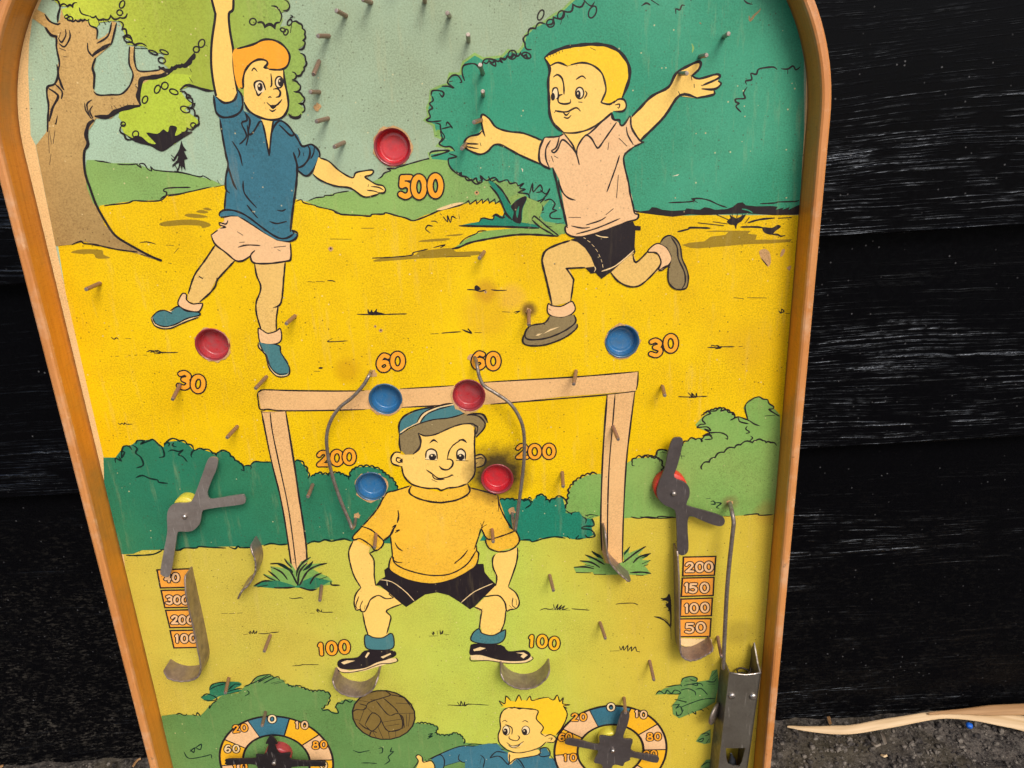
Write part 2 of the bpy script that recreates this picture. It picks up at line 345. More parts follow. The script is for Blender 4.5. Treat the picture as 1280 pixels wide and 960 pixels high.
F('worn', "795 822 830 806 858 822 870 850 872 900 852 925 830 890 808 868;945 815 960 806 968 818 952 850 935 856;980 930 1008 918 1000 950 988 945", 1); S("810 870 830 895 850 920", 6)
S("250 690 262 688", 6)
# ticks on the yellow field
O(0, 320); S("738 540 760 555 775 545 790 555;835 552 875 552;770 668 790 668;855 660 870 665;895 662 915 660;955 660 980 662;975 640 1010 630 1050 640 1090 645 1185 643;990 628 1050 650 1080 640;1000 645 1050 630 1085 650", 6)
O(200, 320); S("985 170 1030 175;1040 170 1100 172;1115 165 1150 165 1170 175;1130 560 1125 572 1250 566;1130 560 1150 550;1025 768 1065 770;0 640 120 645", 6); F('ink', "1055 748 1070 740 1088 745 1072 754")
O(400, 320); F('ink', "318 350 332 375 345 355 355 375 380 350 380 372 410 378 430 388 400 394 325 392")
S("245 388 320 390 420 390 480 388 580 386;980 225 1020 225 1070 235 1110 225;1140 225 1190 230 1245 228;1215 372 1265 374;735 520 790 518;810 515 860 510 940 505;945 490 1005 510 985 485 1010 515 960 500;1030 510 1080 512", 7); F('ink', "1030 205 1045 195 1065 210 1070 225 1035 228")
O(600, 320); S("148 372 200 375;225 375 265 368 235 385", 6)
O(800, 320); S("625 277 690 285;715 278 845 280;450 610 540 612 500 620;475 605 480 595 500 600 520 598 530 605 630 605;660 605 685 602;925 365 940 380 945 355 960 370 940 380;970 382 1000 384;255 938 340 940 450 935;320 910 350 940 345 915 370 940 375 915 380 935;325 945 375 945", 7)
O(0, 480); S("785 258 800 270 810 262 825 270 830 260 845 268 885 268", 6)
for hx, hy, r in ((413.3, 311, 3.4), (607, 365, 2.0), (469, 408, 1.8), (476, 413, 2.6), (596, 241, 3.2)):
    O(0, 0, 1); F('worn', f"{hx-r} {hy} {hx} {hy-r*.9} {hx+r} {hy} {hx} {hy+r}"); F('ink', f"{hx-r*.35} {hy} {hx} {hy-r*.5} {hx+r*.4} {hy} {hx} {hy+r*.3}")
F('wornw', "192.5 604 195 603 195.5 606 193 607;327 633.5 329 634 328 636;880 592 884 596 885 598 881 595;373 871.5 375.5 872 374.5 874;275 924 279 922.5 280 926 276 928", 0)
# tufts on the lower grass
O(200, 640); S("410 676 450 676;460 678 500 676;515 674 550 674;860 572 890 578 935 572 955 578;1000 675 1030 675;1040 650 1055 670 1050 648 1070 668;1080 650 1080 668 1155 668;555 818 585 815;590 800 600 812 600 795 615 810 625 790 630 812 645 795 640 812;655 810 700 812 740 806 795 800;705 795 715 802", 7)
O(400, 640); S("725 828 790 826;745 805 755 820 755 800 765 815;780 795 785 818;800 785 805 815 820 790 815 815;800 812 860 818", 7)
O(600, 640); S("398 657 430 645 470 650 490 640;490 615 500 650 520 615 515 650 545 620 530 650 565 625 550 652 590 640;480 652 600 655;610 645 660 650 730 655;905 615 950 610 1020 608 1055 620;865 928 930 926;930 895 940 920 955 895 960 922 985 890 985 925 1010 900 1010 928 1035 900 1045 928 1065 930", 7)
S("450 285 465 300;575 463 595 465", 5, 'olive'); S("1160 698 1220 715 1270 765;1190 705 1240 730 1275 775", 10); S("1205 575 1240 585 1210 590;1255 550 1270 590 1255 620;1225 640 1280 625;1240 600 1265 660", 9)
O(400, 780); S("850 540 900 543 950 545 1000 535 1125 542;915 520 935 545 940 515 955 545 965 520 965 548 990 530", 7)
O(200, 780); S("880 280 920 278 960 272 1060 272;900 280 910 270;940 278 950 268;980 275 990 268", 6)
O(800, 640); F('ink', "195 545 208 600 210 760 190 735 150 705 95 697 140 700 180 720 200 745 195 660 160 680 190 650 170 620 190 600 140 580 175 570", 1); S("205 770 208 850", 6)
# ================================================================ lower bushes
G('bush'); O(200, 480)
F('bush', "-377 490 -297 490 -267 450 -237 415 -187 405 -157 380 -107 375 -47 370 -7 400 23 420 43 385 130 378 190 405 225 440 280 435 340 455 360 470 400 450 450 450 480 490 520 510 560 545 600 540 630 515 740 520 900 513 930 510 960 545 985 580 990 622 1010 610 1050 595 1120 605 1180 590 1230 605 1257 615 1277 580 1307 555 1397 550 1467 570 1507 600 1557 640 1582 690 1640 760 1640 1060 1527 1063 1277 1048 1227 1038 1127 1038 1050 1055 1000 1058 900 1068 720 1068 600 1088 480 1083 250 1088 120 1103 -120 1108 -180 1133 -360 1138", 0)
O(0, 480); S("770 525 770 495 805 510 790 480;800 450 830 455 810 490 820 420 860 415 880 440;880 405 915 430 905 460 940 490 955 540 910 560;905 400 915 378 960 378 940 400 1000 375 1020 370 1050 395 1065 415;1060 400 1085 430 1095 480 1060 490;905 625 950 610 1000 630 1050 640 1060 655 1120 662", 9, 'gink')
S("1100 405 1115 390 1130 400 1120 415;1160 390 1150 410 1180 420;1120 450 1150 440 1190 450 1220 440 1190 470 1220 485 1250 520", 8, 'gink')
O(200, 480); SC("30 415 40 390 130 380 180 400 225 440", 9, .25, 'gink'); SC("215 490 210 465 240 440 290 437 350 460 375 475 390 455 450 452 470 480 500 510 530 525 560 575", 9, .2, 'gink'); S("510 515 545 535 560 575 540 570;560 545 605 545 605 570;600 545 630 518 680 520 740 520", 8, 'gink')
SC("900 520 930 512 960 545 980 580 985 630", 9, .3, 'gink'); SC("1010 620 1050 597 1120 607 1180 592 1230 610 1260 620", 9, .35, 'gink', n=2)
O(400, 480); SC("195 640 210 580 250 555 330 550 400 572 440 605 490 645 515 700", 9, .3, 'gink', n=2)
O(0, 640); S("840 288 900 290 1020 282 1080 255;1020 280 1060 268", 9, 'gink')
O(200, 640); S("0 250 120 255 160 240 240 240 260 230 330 235 440 240;460 232 500 245 520 228 540 238 620 235;690 225 740 210 800 218 860 212;975 218 1020 195 1060 200 1100 185 1140 190;1180 190 1230 180 1270 195", 9, 'gink')
O(400, 640); S("0 200 30 185 70 195 120 185 160 178 210 195", 9, 'gink')
O(600, 480)
F('tealdk', "125 770 200 765 260 780 320 765 350 780 380 745 420 740 460 785 500 755 550 755 570 830 600 860 660 850 690 890 740 900 762 930 745 960 765 1005 700 1030 620 1035 560 1018 400 1028 350 1050 270 1040 200 1040 0 1045 100 860", 0)
SC("130 775 200 768 260 780 320 770 350 790", 9, .25, 'gink', n=2); S("290 785 320 770 340 800 300 830;315 775 330 755 345 770", 8, 'gink'); SC("375 765 395 740 425 745 440 770 465 790 500 765 550 755 565 830", 9, .3, 'gink'); SC("570 850 610 870 640 850 690 885 700 930", 9, .3, 'gink')
O(600, 640); S("690 10 740 40 760 90 700 95 680 110 740 120 765 160 720 170 700 150;690 175 640 180 660 155;600 180 580 160;570 175 500 165 420 178 350 198 330 185 270 188", 9, 'gink')
G('light_bush'); O(600, 480)
F('lbush', "570 860 575 830 590 720 630 650 720 605 780 598 820 600 830 870 760 890 740 900 690 885 660 850 600 862", 0)
S("700 880 740 870 790 880;720 895 760 880;700 870 720 885", 7); SC("575 830 590 760 600 690 640 645 700 610 770 595 780 605", 9, .3, n=2); S("570 840 600 860 640 850", 8)
F('lbush', "975 530 1030 495 1120 490 1170 480 1190 440 1250 440 1290 460 1350 400 1410 365 1490 355 1537 325 1447 290 1437 270 1487 215 1537 175 1607 160 1677 190 1707 215 1787 235 1757 160 1787 110 1847 85 1917 110 1957 160 2000 205 2000 870 1847 870 1767 875 1627 882 1317 886 1177 895 1020 890 958 895", 0)
SC("1030 545 1015 525 1040 495 1080 490 1120 490 1160 495 1200 520", 8, .4); SC("1215 545 1210 570 1195 600", 8, .4); S("1180 480 1185 445 1220 437 1250 440;1200 460 1220 450;1175 600 1210 598", 8); S("1005 885 1060 895 1120 885 1200 895 1280 890", 9)
O(800, 480); SC("20 495 80 490 120 500 145 540 150 590", 8, .35); S("100 500 115 445 150 435 185 450;150 455 180 460;105 600 150 600", 8)
SC("285 415 320 380 370 370 415 385 420 360 480 345", 8, .35); S("420 350 460 340 480 365 430 370;415 345 470 325 540 325 580 345 583 368 570 360;480 330 430 300 470 310 445 285 385 290 400 270 435 265 415 240 430 215 470 195 450 180 500 180 520 165 545 160 540 180 575 170 590 190 620 190 632 220 605 240 650 220 665 250 720 265 690 255", 9)
SC("410 215 440 190 490 170 545 160 600 185 632 220", 8, .25, n=2); S("720 240 700 150 740 105 790 85 820 100 850 105 860 130 890 150 885 165 860 170 905 200 930 215;830 213 900 207;650 215 720 240 760 265 800 280;715 280 705 300 730 320 705 330;735 345 750 360 730 380", 9)
SC("415 570 410 545 460 520 500 490 560 455 630 425 670 405 750 390 770 378 820 378 840 390 870 390 910 410", 9, .22, n=1); S("250 480 300 480;270 460 280 500", 8)
S("0 885 100 895 130 882 240 890;560 880 600 882;690 875 780 865 800 875 885 870", 9); S("440 765 470 762;470 785 490 780 500 800 470 800;500 790 540 795 510 820 530 830", 7, 'gink')
# ================================================================ goal
G('goal'); O(0, 0, 1)
F('goal', "323 491 331 487 400 488.5 440 488.5 497 486.5 567 482 604 478.5 712 472 797 464.5 796 487 793 489 700 496 640 503 600 506 500 510 440 512 400 513 357 513 326 511", 0)
O(200, 480); S("650 60 665 48 700 38 900 44 1280 46 1600 32 1960 10 2133 -10 2733 -45 3190 -83", 9); S("650 60 655 110 668 168 720 168 840 178 1280 172 1600 156 1960 140 2133 138", 9)
O(600, 480); S("0 140 400 108 840 72 1040 48", 9); S("1055 -85 1050 0 1040 40", 9)
O(200, 480); F('goal', "676 185 840 180 890 500 950 900 972 1060 980 1200 900 1260 880 1230 865 1150 825 860 800 740 740 500", 0)
S("676 180 740 500 800 740 840 960 880 1240", 10); S("838 180 890 500 925 740 955 930 975 1080 980 1190", 12); S("735 190 750 320 800 560 860 850 910 1230", 8); S("670 185 720 168;680 190 840 180", 7)
O(600, 480); F('goal', "848 72 900 68 1032 52 1000 300 975 530 955 900 945 1200 920 1215 850 1215 808 1100 805 960 820 400", 0)
S("848 72 830 300 815 560 805 900 812 1110", 11); S("900 68 885 260 860 560 850 900 850 1110", 9); S("1032 50 1000 300 975 530 957 860 948 1190", 10)
G('grass_tuft'); O(200, 640)
F('lbush', "620 495 680 455 740 450 690 410 750 430 735 360 830 375 885 405 840 315 880 350 905 390 940 330 1010 300 960 350 1120 338 1020 380 1070 410 1120 430 1150 460 1140 485 1080 490 1020 525 940 505 880 505 760 505", 0)
F('bush', "620 495 690 460 780 455 850 475 905 495 950 460 1020 430 1140 460 1080 490 1010 520 900 500 760 508", 0)
S("735 345 800 345 860 380 910 470 918 490;740 365 810 400 850 450;720 390 770 430 800 460;690 415 730 440 770 455;630 490 690 460 750 460;650 500 720 485;830 310 850 340 880 370;980 340 930 400 920 490;1005 300 960 330 920 380 910 430;1115 340 1040 360 980 400 930 490;1080 405 1030 430 1000 480;1115 430 1060 450;760 505 840 505 900 500;930 500 1000 520 1050 512;1140 460 1145 485 1200 487;1000 470 1030 430", 13)
F('gink', "770 340 830 355 880 385 885 405 840 380;950 390 1020 325 1000 370")
G('grass_tuft'); O(600, 640); F('lbush', "625 368 720 350 665 325 740 320 700 285 790 310 745 260 810 290 830 340 900 350 960 330 955 270 1000 230 990 275 1105 228 1050 290 1140 275 1080 320 1138 320 1100 360 1140 410 1090 422 960 415 820 420 760 415 750 400 640 402", 0)
S("745 260 780 290 820 310;700 285 760 310 830 350;665 325 740 335 800 370;625 368 700 365 760 378;640 403 740 405;760 415 840 415;1000 230 960 275;1105 228 1040 270 950 340;1140 275 1060 300 1020 340;1138 320 1080 345;1120 350 1090 360;1140 410 1080 400 1000 405;1090 422 1040 420;890 330 905 345;930 340 920 360;700 350 760 365", 13)
F('gink', "745 258 800 285 815 310 780 300;705 285 790 315 760 312;960 270 1003 228 985 262 960 290;1060 310 1140 275 1110 300", 0)
# ================================================================ bottom green and leaves
G('backdrop'); O(200, 780)
F('bgreen', "10 612 100 600 270 610 300 580 330 545 370 520 400 485 440 465 520 460 560 420 620 390 650 350 720 335 760 350 820 372 840 400 900 410 960 430 1020 450 1080 440 1135 460 1130 490 1110 540 1075 560 1120 575 1185 592 1172 550 1210 510 1260 500 1500 560 1707 660 1767 665 1827 670 1852 690 1837 730 1867 740 1967 725 2017 750 2027 790 2147 800 2300 800 2560 830 2620 1000 2620 1700 200 1700", 0)
S("105 605 130 595 165 610 180 598;215 600 240 610 250 590 272 618;380 510 350 530 330 560 330 540;560 415 600 400 650 350 730 335 740 345;600 400 660 375 720 340;650 390 740 345 760 360;690 395 780 350 800 370;740 395 830 372;760 400 840 378;565 480 595 460 580 440", 7, 'gink')
SC("840 400 880 420 920 412 970 435 1020 450 1075 445 1130 465 1125 520 1075 560", 8, .3, 'gink', n=2); S("1075 560 1090 575 1120 570 1150 590 1190 590 1168 545", 8, 'gink')
S("160 850 195 895 300 880 340 870 345 895;200 850 230 825 225 855 200 835;230 830 275 800 270 835 240 825", 7, 'gink')
O(400, 780); S("100 560 120 525 150 530 170 505 200 520 220 505", 8, 'gink'); SC("640 665 690 660 740 670 785 690 765 725 800 742 860 745 900 725 940 745 965 780 955 800", 8, .3, 'gink', n=2); S("720 735 750 730 725 750 750 745 715 765;985 805 1020 798 1080 803", 7, 'gink')
S("220 840 260 855 290 850 330 842;390 830 415 825 415 855 395 860;480 820 470 850 490 850 455 885 465 910 430 935;275 925 330 925 380 930", 7, 'gink')
G('leaf_cluster'); O(200, 780)
F('bush', "272 485 330 465 330 420 380 395 430 385 520 385 545 405 500 430 550 440 480 460 400 480 360 500 320 515", 1)
S("275 490 310 465 360 480 380 500 350 510 290 505;330 440 345 405 400 388 450 392 370 415 330 440;455 440 500 400 540 405;450 450 520 430 550 430;450 465 530 450", 7, 'gink')
G('leaf_spray'); O(800, 780)
F('bgreen', "100 470 160 430 270 400 280 360 340 345 380 355 380 385 460 372 480 312 515 300 525 400 500 520 430 560 330 600 260 628 220 600 215 540 250 500 262 462 180 465", 0)
S("105 470 130 445 165 465 180 440 210 462 230 440 265 450 260 465 180 465;170 420 260 405 280 415;275 385 290 360 345 348 380 362 370 380 330 365;300 380 350 378;290 410 340 400 380 410 380 385;270 440 320 430 365 450 370 475;370 435 410 430 450 470;330 400 400 395 420 415;500 495 420 500 330 530 270 555;250 500 300 490;230 500 310 520 250 505;215 540 260 535 240 560 270 550 280 590 250 610 240 580;290 570 270 610;320 590 330 610;345 580 370 600 370 580;390 575 410 570 425 580;440 555 460 570;475 350 510 310;480 370 520 340;440 380 490 385 510 360;450 400 500 400", 7, 'gink')
G('leaf_spray'); F('bgreen', "372 782 405 735 470 700 470 790 430 800", 0); S("380 780 420 760 415 780 385 785;410 735 440 725 460 735 430 745;440 795 460 765;445 715 468 705", 8, 'gink')
G('leaf_spray'); F('bgreen', "400 955 440 905 500 895 500 975", 0); S("410 945 450 920 480 930;430 955 480 950", 8, 'gink')
# ================================================================ left tree
G('tree'); O(0, 0)
F('trunk', "240 60 300 90 350 150 385 155 400 130 410 50 420 100 450 130 540 130 590 130 600 165 650 195 650 265 700 240 740 200 745 140 778 150 752 260 740 300 640 385 622 480 625 600 650 628 720 637 800 627 850 590 880 530 888 480 865 430 865 310 900 310 897 410 920 470 1000 472 1080 462 1145 470 1130 495 1000 530 950 560 935 620 940 700 900 715 800 740 740 790 640 790 620 830 590 870 575 960 560 1000 565 1130 580 1250 620 1350 660 1400 700 1500 770 1575 880 1650 1000 1710 1080 1738 1000 1720 920 1690 780 1660 640 1630 560 1610 480 1630 372 1640 330 1430 290 1230 240 970 310 880 320 800 330 700 315 600 320 580 370 560 380 500 388 430 395 380 375 260 330 230 300 180 215 120", 0)
O(200, 0)
F('leaf', "-730 -20 -665 40 -590 45 -655 60 -640 110 -625 135 -500 125 -467 165 -427 190 -400 150 -330 140 -270 140 -245 200 -225 260 -180 280 -225 295 -100 310 -60 345 30 360 20 420 60 460 0 500 150 590 200 560 330 605 360 600 560 640 840 760 890 790 935 780 965 730 930 690 960 660 920 610 935 570 890 530 940 500 960 450 970 400 945 360 920 330 960 300 970 240 965 200 940 170 900 135 850 170 800 180 820 130 800 90 860 60 865 20 830 -60 -500 -100", 0)
O(0, 0)
F('leaf2', "950 560 1000 530 1140 490 1280 500 1250 580 1200 600 1240 660 1280 690 1230 730 1300 780 1330 810 1300 840 1250 870 1200 890 1170 960 1070 970 1050 960 980 960 900 930 830 890 805 840 820 820 790 780 800 740 900 715 945 700 935 620", 0)
S("300 95 330 140 380 162 405 155;405 40 388 100 385 150;300 180 330 225 375 250 378 320 398 420 388 480 405 560 425 600", 10); S("305 185 340 232 385 245", 20)
S("437 195 440 235 412 282 388 250;463 200 468 250 432 312 395 290;395 320 440 338;425 378 450 380;405 215 395 255", 8)
S("380 430 388 500 365 560 318 580 315 640 325 700 320 800 318 880", 11); S("325 590 372 620 388 650 352 720 330 810", 12); S("390 505 410 560 430 602;368 560 415 610 410 660", 10)
S("385 770 372 830 382 790;330 870 345 960;368 870 355 960;330 1022 322 860;342 1025 332 1098", 6)
S("590 130 602 170 648 195 645 262;645 290 720 242 745 150;778 150 752 262 738 300", 9); S("738 292 690 320 640 352 618 372", 18); S("585 285 590 340 625 382", 9); S("638 385 618 450 630 500 625 595", 12)
S("625 610 660 634 740 632 810 627 860 580 886 520 885 480 862 420 865 310;897 310 897 400 922 470 1000 475 1070 465", 9)
S("1150 470 1080 505 1000 518 945 530 932 590 922 650 940 705", 22); S("935 705 850 718 770 745 720 778 632 775", 22); S("760 702 780 728;745 705 750 730;800 698 815 722;850 692 862 714;890 688 898 710;905 560 920 600;905 575 925 590", 7)
S("565 685 575 740 620 800;615 665 580 700 605 790;620 705 600 740 622 790", 8); S("630 800 592 830 575 900 588 960 565 1000", 20); S("565 1000 560 1060 570 1160 600 1250 640 1360 700 1470 770 1570 880 1640 1000 1705 1080 1738", 14, taper=0)
S("480 1630 540 1608 560 1622 640 1630 700 1645 800 1665 920 1680;620 1632 660 1640;940 1695 1010 1715", 8)
SC("345 0 400 40 450 42 485 45 515 18", 8, .3); S("530 50 545 90 600 108", 8); SC("600 105 640 108 690 128 740 105 800 118 850 90", 8, -.3); SC("430 110 470 135 540 132 595 128", 8, -.3, n=2); S("430 110 450 100 465 125;655 130 665 165;690 135 705 165;715 130 730 150", 8)
SC("790 140 815 195 845 215 820 245 885 272", 8, .35); SC("840 285 900 300 980 310", 8, .2); S("900 320 985 322", 6, 'gink')
LOOPS("1050 595 18 28 1100 572 22 24 968 665 17 25 1235 730 32 20 1080 402 25 18 1022 350 32 10 1095 348 30 12 905 895 20 22 822 828 15 15 1160 612 30 16 815 30 16 26 800 85 20 18 855 265 30 16 470 125 18 14", 8)
F('ink', "830 888 880 920 900 905 945 912 990 950 1040 958 975 885 1050 892 1090 862 1120 880 1135 838 1182 850 1168 905 1230 880 1285 880 1230 915 1155 965 1090 1008 1050 1000 1000 972 900 945")
SC("805 845 830 895 880 930", 9, -.3); S("805 850 815 835 840 830", 7)
S("1060 455 1130 465 1180 440 1240 425 1300 350", 12); SC("1060 440 1120 470 1180 440 1250 430 1300 360", 14, -.25, n=2); S("1200 600 1240 570 1290 575 1370 600 1425 605", 13); S("1262 515 1285 550;1268 460 1278 480;1230 620 1270 640 1250 660 1285 690", 8)
SC("1200 610 1245 650 1285 690 1250 720 1300 770 1325 800 1300 840 1250 855 1210 880", 8, .35); LOOPS("1345 290 20 28 1310 330 20 20 1290 835 18 16", 8)
S("1280 700 1300 690 1290 720;1370 300 1385 310", 6)
O(200, 0); S("740 40 775 45 800 75 812 110 800 150", 8); SC("800 150 765 185 700 178 650 152", 12, -.3); LOOPS("620 145 22 22 840 215 14 20 865 150 14 22 820 200 18 12", 8); S("870 100 885 110 865 120;880 150 870 220;820 70 850 68 865 40 850 10 830 0", 8)
SC("880 150 925 155 950 190 965 230 955 270 965 300 925 330", 8, .25); SC("935 355 970 400 960 450 950 480 910 505 880 530", 8, .25); SC("880 480 910 505 895 525;880 540 925 560 935 595 890 610", 8, .2); SC("905 618 950 640 960 680 930 690 965 715 945 750", 8, .25)
F('ink', "855 755 890 775 925 770 940 755 938 785 905 795 870 785")
G('pine'); O(0, 160)
F('ink', "1210 82 1222 118 1245 150 1228 155 1252 205 1230 212 1238 285 1218 255 1213 292 1205 250 1185 283 1195 230 1170 243 1190 190 1176 182 1196 140", 0); S("1140 178 1165 200;1190 160 1160 215 1145 200;1200 200 1150 250;1165 240 1190 290;1180 230 1150 260;1200 250 1180 290 1165 285", 10)
# ================================================================ boy with raised arm, blue shirt
G('boy_blue_shirt'); O(200, 0)
F('skin', "335 -40 365 80 370 110 345 300 340 400 355 560 375 640 430 690 500 670 522 610 495 430 490 380 465 200 460 90 487 70 490 -40")
S("335 -40 365 75 369 115 346 280 342 420 355 540 375 640", 13, taper=0); S("490 -40 488 62 460 95 468 210 490 340 492 440 510 570 520 615", 13, taper=0)
F('hair', "495 330 620 297 690 266 760 268 820 300 858 355 862 400 840 445 800 465 725 462 715 430 700 400 650 400 600 430 565 480 555 560 545 590 520 580 500 510 490 430")
F('skin', "560 560 565 480 600 430 650 400 712 405 705 450 725 462 800 465 830 470 830 540 850 630 855 700 840 760 800 790 740 800 660 780 600 740 565 700 560 640", 0)
F('skin', "670 780 760 795 745 880 728 1040 705 920", 0)
F('blue', "358 635 372 750 398 790 410 870 430 960 445 1040 455 1100 437 1180 440 1250 445 1290 430 1400 400 1420 400 1442 440 1457 520 1447 600 1492 700 1557 770 1602 850 1612 905 1592 915 1560 880 1540 875 1500 890 1300 905 1200 915 1130 970 1170 1010 1150 1060 1050 1055 1000 1020 965 990 960 950 970 920 900 890 880 850 830 810 795 760 800 742 900 728 1038 705 920 682 805 660 780 560 740 550 690 550 640 522 598 495 668 430 688", 0)
S("515 325 620 297 690 265 760 268 820 300 858 350 865 395 845 445 800 465 725 462;725 455 698 450 718 425 705 403 660 397 610 420 570 470 555 530 555 585 535 585", 11)
S("825 465 832 540 850 630 857 700 840 755 800 790 740 800 660 780 590 735 562 680", 12)
S("612 475 628 455 650 478;740 490 746 560 735 582", 9); F('white', "638 600 633 560 655 543 688 555 698 600 660 628"); S("637 605 630 560 650 540 685 547 706 602;640 600 655 635 680 615", 9); E_('ink', 668, 580, 18, 28); E_('white', 662, 572, 5, 8)
E_('white', 795, 548, 26, 38, 8); E_('ink', 804, 548, 17, 28); E_('white', 798, 540, 4, 7)
S("755 595 785 592 803 615 796 642 773 648", 10); S("722 652 735 645 744 652;712 682 740 705 780 700 815 662;730 730 750 742 774 728;695 688 702 684", 8); F('ink', "733 703 780 700 765 722 750 726")
S("375 645 430 686 495 668 518 612;358 632 366 700 378 752 420 782 490 775 540 740 555 690;520 598 548 640 553 700", 12)
S("400 790 415 890 440 1030 455 1100 440 1180 440 1260 468 1288;430 1400 437 1320 442 1270;455 1110 490 1220 515 1265", 11)
S("398 1440 398 1420 430 1400 500 1405 580 1440 700 1530 790 1585 850 1585 895 1555;895 1555 885 1537 915 1550 912 1580 880 1605 820 1612 750 1592 680 1545 600 1490 520 1447 450 1445 405 1448", 11)
S("890 1015 910 1080 916 1130 906 1260 886 1400 870 1545", 13); S("890 880 920 930 950 975 1000 963 1025 970 1062 1010 1060 1060 1010 1150 970 1172 920 1135;920 1120 960 1100 995 1050 1000 1000 985 968", 11); S("1030 980 1025 1020 1005 1060;920 985 932 1020 918 1055;955 1015 960 1040", 8)
S("565 748 600 800 590 880 605 897 630 870 665 812 680 815;680 805 702 890 728 1040;757 800 742 900 729 1040;742 900 762 842 800 805 850 832 892 890 870 902 820 855 795 832", 10); S("565 745 582 800 545 822 578 900 555 940 530 962;582 830 590 900 575 970;485 945 530 1020 550 1105;555 1205 565 1290 645 1385;580 1365 640 1440 655 1452;780 1400 815 1406 840 1393;730 1475 780 1490 845 1475;490 950 480 940", 9)
O(400, 160); F('skin', "-10 195 50 215 120 275 210 332 245 295 340 280 358 290 345 312 300 335 370 370 420 385 437 412 425 432 395 432 360 450 290 457 205 400 100 385 0 345 -45 305", 0)
S("0 200 60 222 130 285 215 332 240 298 300 285 345 280 357 292 340 312 302 325 325 345 375 375 420 385 437 412 425 432 390 430;-47 305 0 345 100 385 205 400 290 457 360 450 395 435", 9); S("315 415 360 420 395 432;340 390 390 395 425 415;325 375 320 392", 7)
O(200, 320); F('skin2', "370 -75 300 20 235 120 185 270 190 300 240 320 280 300 340 230 380 150 500 30 440 -20", 0); F('skin2', "630 45 665 180 670 230 640 320 650 430 675 500 720 515 770 500 780 400 800 320 820 180 835 40", 0)
S("370 -75 300 30 230 130 190 250;500 30 390 150 370 200 330 250 265 305;630 45 645 130 670 190 668 240 642 310 645 390 675 490;835 40 825 150 808 310 755 345", 10); S("790 325 776 420 778 500;380 145 378 190;665 190 675 220", 9); S("260 135 287 150", 15)
FS('peach', "150 250 178 258 178 290 215 318 265 315 285 320 262 368 200 366 145 345 120 312", 8); FS('peach', "655 485 680 492 720 515 775 500 802 483 812 540 795 576 740 590 690 584 665 570", 8)
O(0, 320); F('cream', "1008 412 1025 458 1070 482 1130 482 1200 457 1265 428 1325 407 1328 375 1100 362 1050 375", 0); F('shoe', "1020 410 1050 377 1100 364 1140 372 1190 332 1235 362 1328 377 1325 393 1250 415 1170 455 1100 470 1040 450")
S("1010 412 1050 372 1100 362 1150 385;1135 365 1190 335 1240 365 1325 375 1328 395 1250 415 1170 455 1100 470 1040 450 1018 410;1010 415 1030 460 1080 482 1140 480 1200 455 1265 428 1325 407", 8)
O(200, 320); F('cream', "652 580 660 612 703 662 722 742 772 800 830 806 862 788 700 640", 0); F('shoe', "662 575 700 585 760 590 800 600 810 650 850 700 862 750 850 788 800 795 765 775 728 720 708 655 670 605")
S("655 575 660 610 705 660 725 740 775 798 830 804 862 785 862 740 830 680 805 640 800 600 760 588;665 580 690 640 712 665 735 735 785 785 850 782", 8)
O(200, 160); F('peach', "430 600 470 590 520 590 600 640 700 705 780 750 865 765 873 785 873 870 835 890 720 905 620 895 605 850 570 875 540 887 500 880 440 830 370 775 340 715 380 680 410 660 400 640 430 620", 0)
S("870 768 873 870 835 888 720 903 625 897 605 850 635 815;605 850 570 875 540 887 500 880 440 830 370 775 342 715", 10); S("340 715 385 680", 16); S("400 668 437 660 400 645 400 630 440 640 455 615;515 690 555 715;520 795 580 780 670 783;760 795 840 787;530 762 565 760;785 810 805 820", 8)
# ================================================================ boy running, cream shirt
G('boy_cream_shirt'); O(600, 0)
F('skin', "3 770 30 765 65 800 100 850 200 880 300 890 400 940 420 935 395 1000 395 1090 250 1020 150 972 95 962 60 1010 0 1028 -60 1010 -95 985 -85 975 -100 960 -95 935 -70 910 -20 900 15 860", 0)
O(800, 0); F('skin', "0 722 60 650 190 580 240 490 310 445 380 415 405 420 395 460 345 505 390 525 510 495 530 510 520 540 540 560 490 600 490 630 380 655 265 640 150 790 20 920 -40 950 -60 880 -58 850 -60 785", 0)
S("-60 782 0 720 80 640 190 580 240 490 320 440 385 412 405 425 390 465 345 505", 14); S("345 505 395 525 510 495 525 520 415 570;520 540 540 560 495 595 410 592;490 600 490 630 380 652", 12); S("380 652 265 635 160 780 30 910 -10 950", 14); S("340 500 345 535;360 560 362 585;255 610 270 640;405 565 415 575", 8)
O(600, 0)
F('blond', "430 390 470 355 560 320 640 305 750 295 850 305 930 345 980 410 998 480 990 560 955 640 930 665 870 695 810 680 840 600 830 530 810 480 760 440 690 420 620 430 580 440 520 415 465 440", 0)
F('skin', "465 440 520 415 590 442 640 425 700 420 770 450 815 490 840 590 815 670 870 695 900 672 930 655 970 680 970 720 930 745 890 738 880 750 800 820 720 860 640 885 560 880 500 830 470 760 460 640 455 520", 0)
F('skin', "550 885 640 885 740 850 780 830 700 905 660 950 645 1045 600 960 560 910", 0)
F('peach', "415 940 440 915 520 905 560 890 600 945 645 1045 650 960 700 900 780 830 880 760 900 800 940 830 960 830 1010 770 1015 850 1050 920 1085 945 1030 975 960 1020 960 1100 990 1220 1015 1320 1030 1410 1055 1425 1045 1460 900 1510 700 1572 620 1575 575 1548 570 1510 585 1500 560 1380 530 1200 490 1120 420 1110 395 1080 395 1000", 0)
S("430 385 470 355 560 318 650 303 750 295 850 305 930 345 985 420 998 490 985 560 948 650", 17); S("430 385 465 455 455 540 460 660 465 760 495 830 560 885", 14)
S("455 388 446 368;472 380 465 360;490 372 484 352;510 364 505 344;530 356 526 338;550 348 547 331;605 325 602 312;645 315 642 303;735 318 770 335", 6)
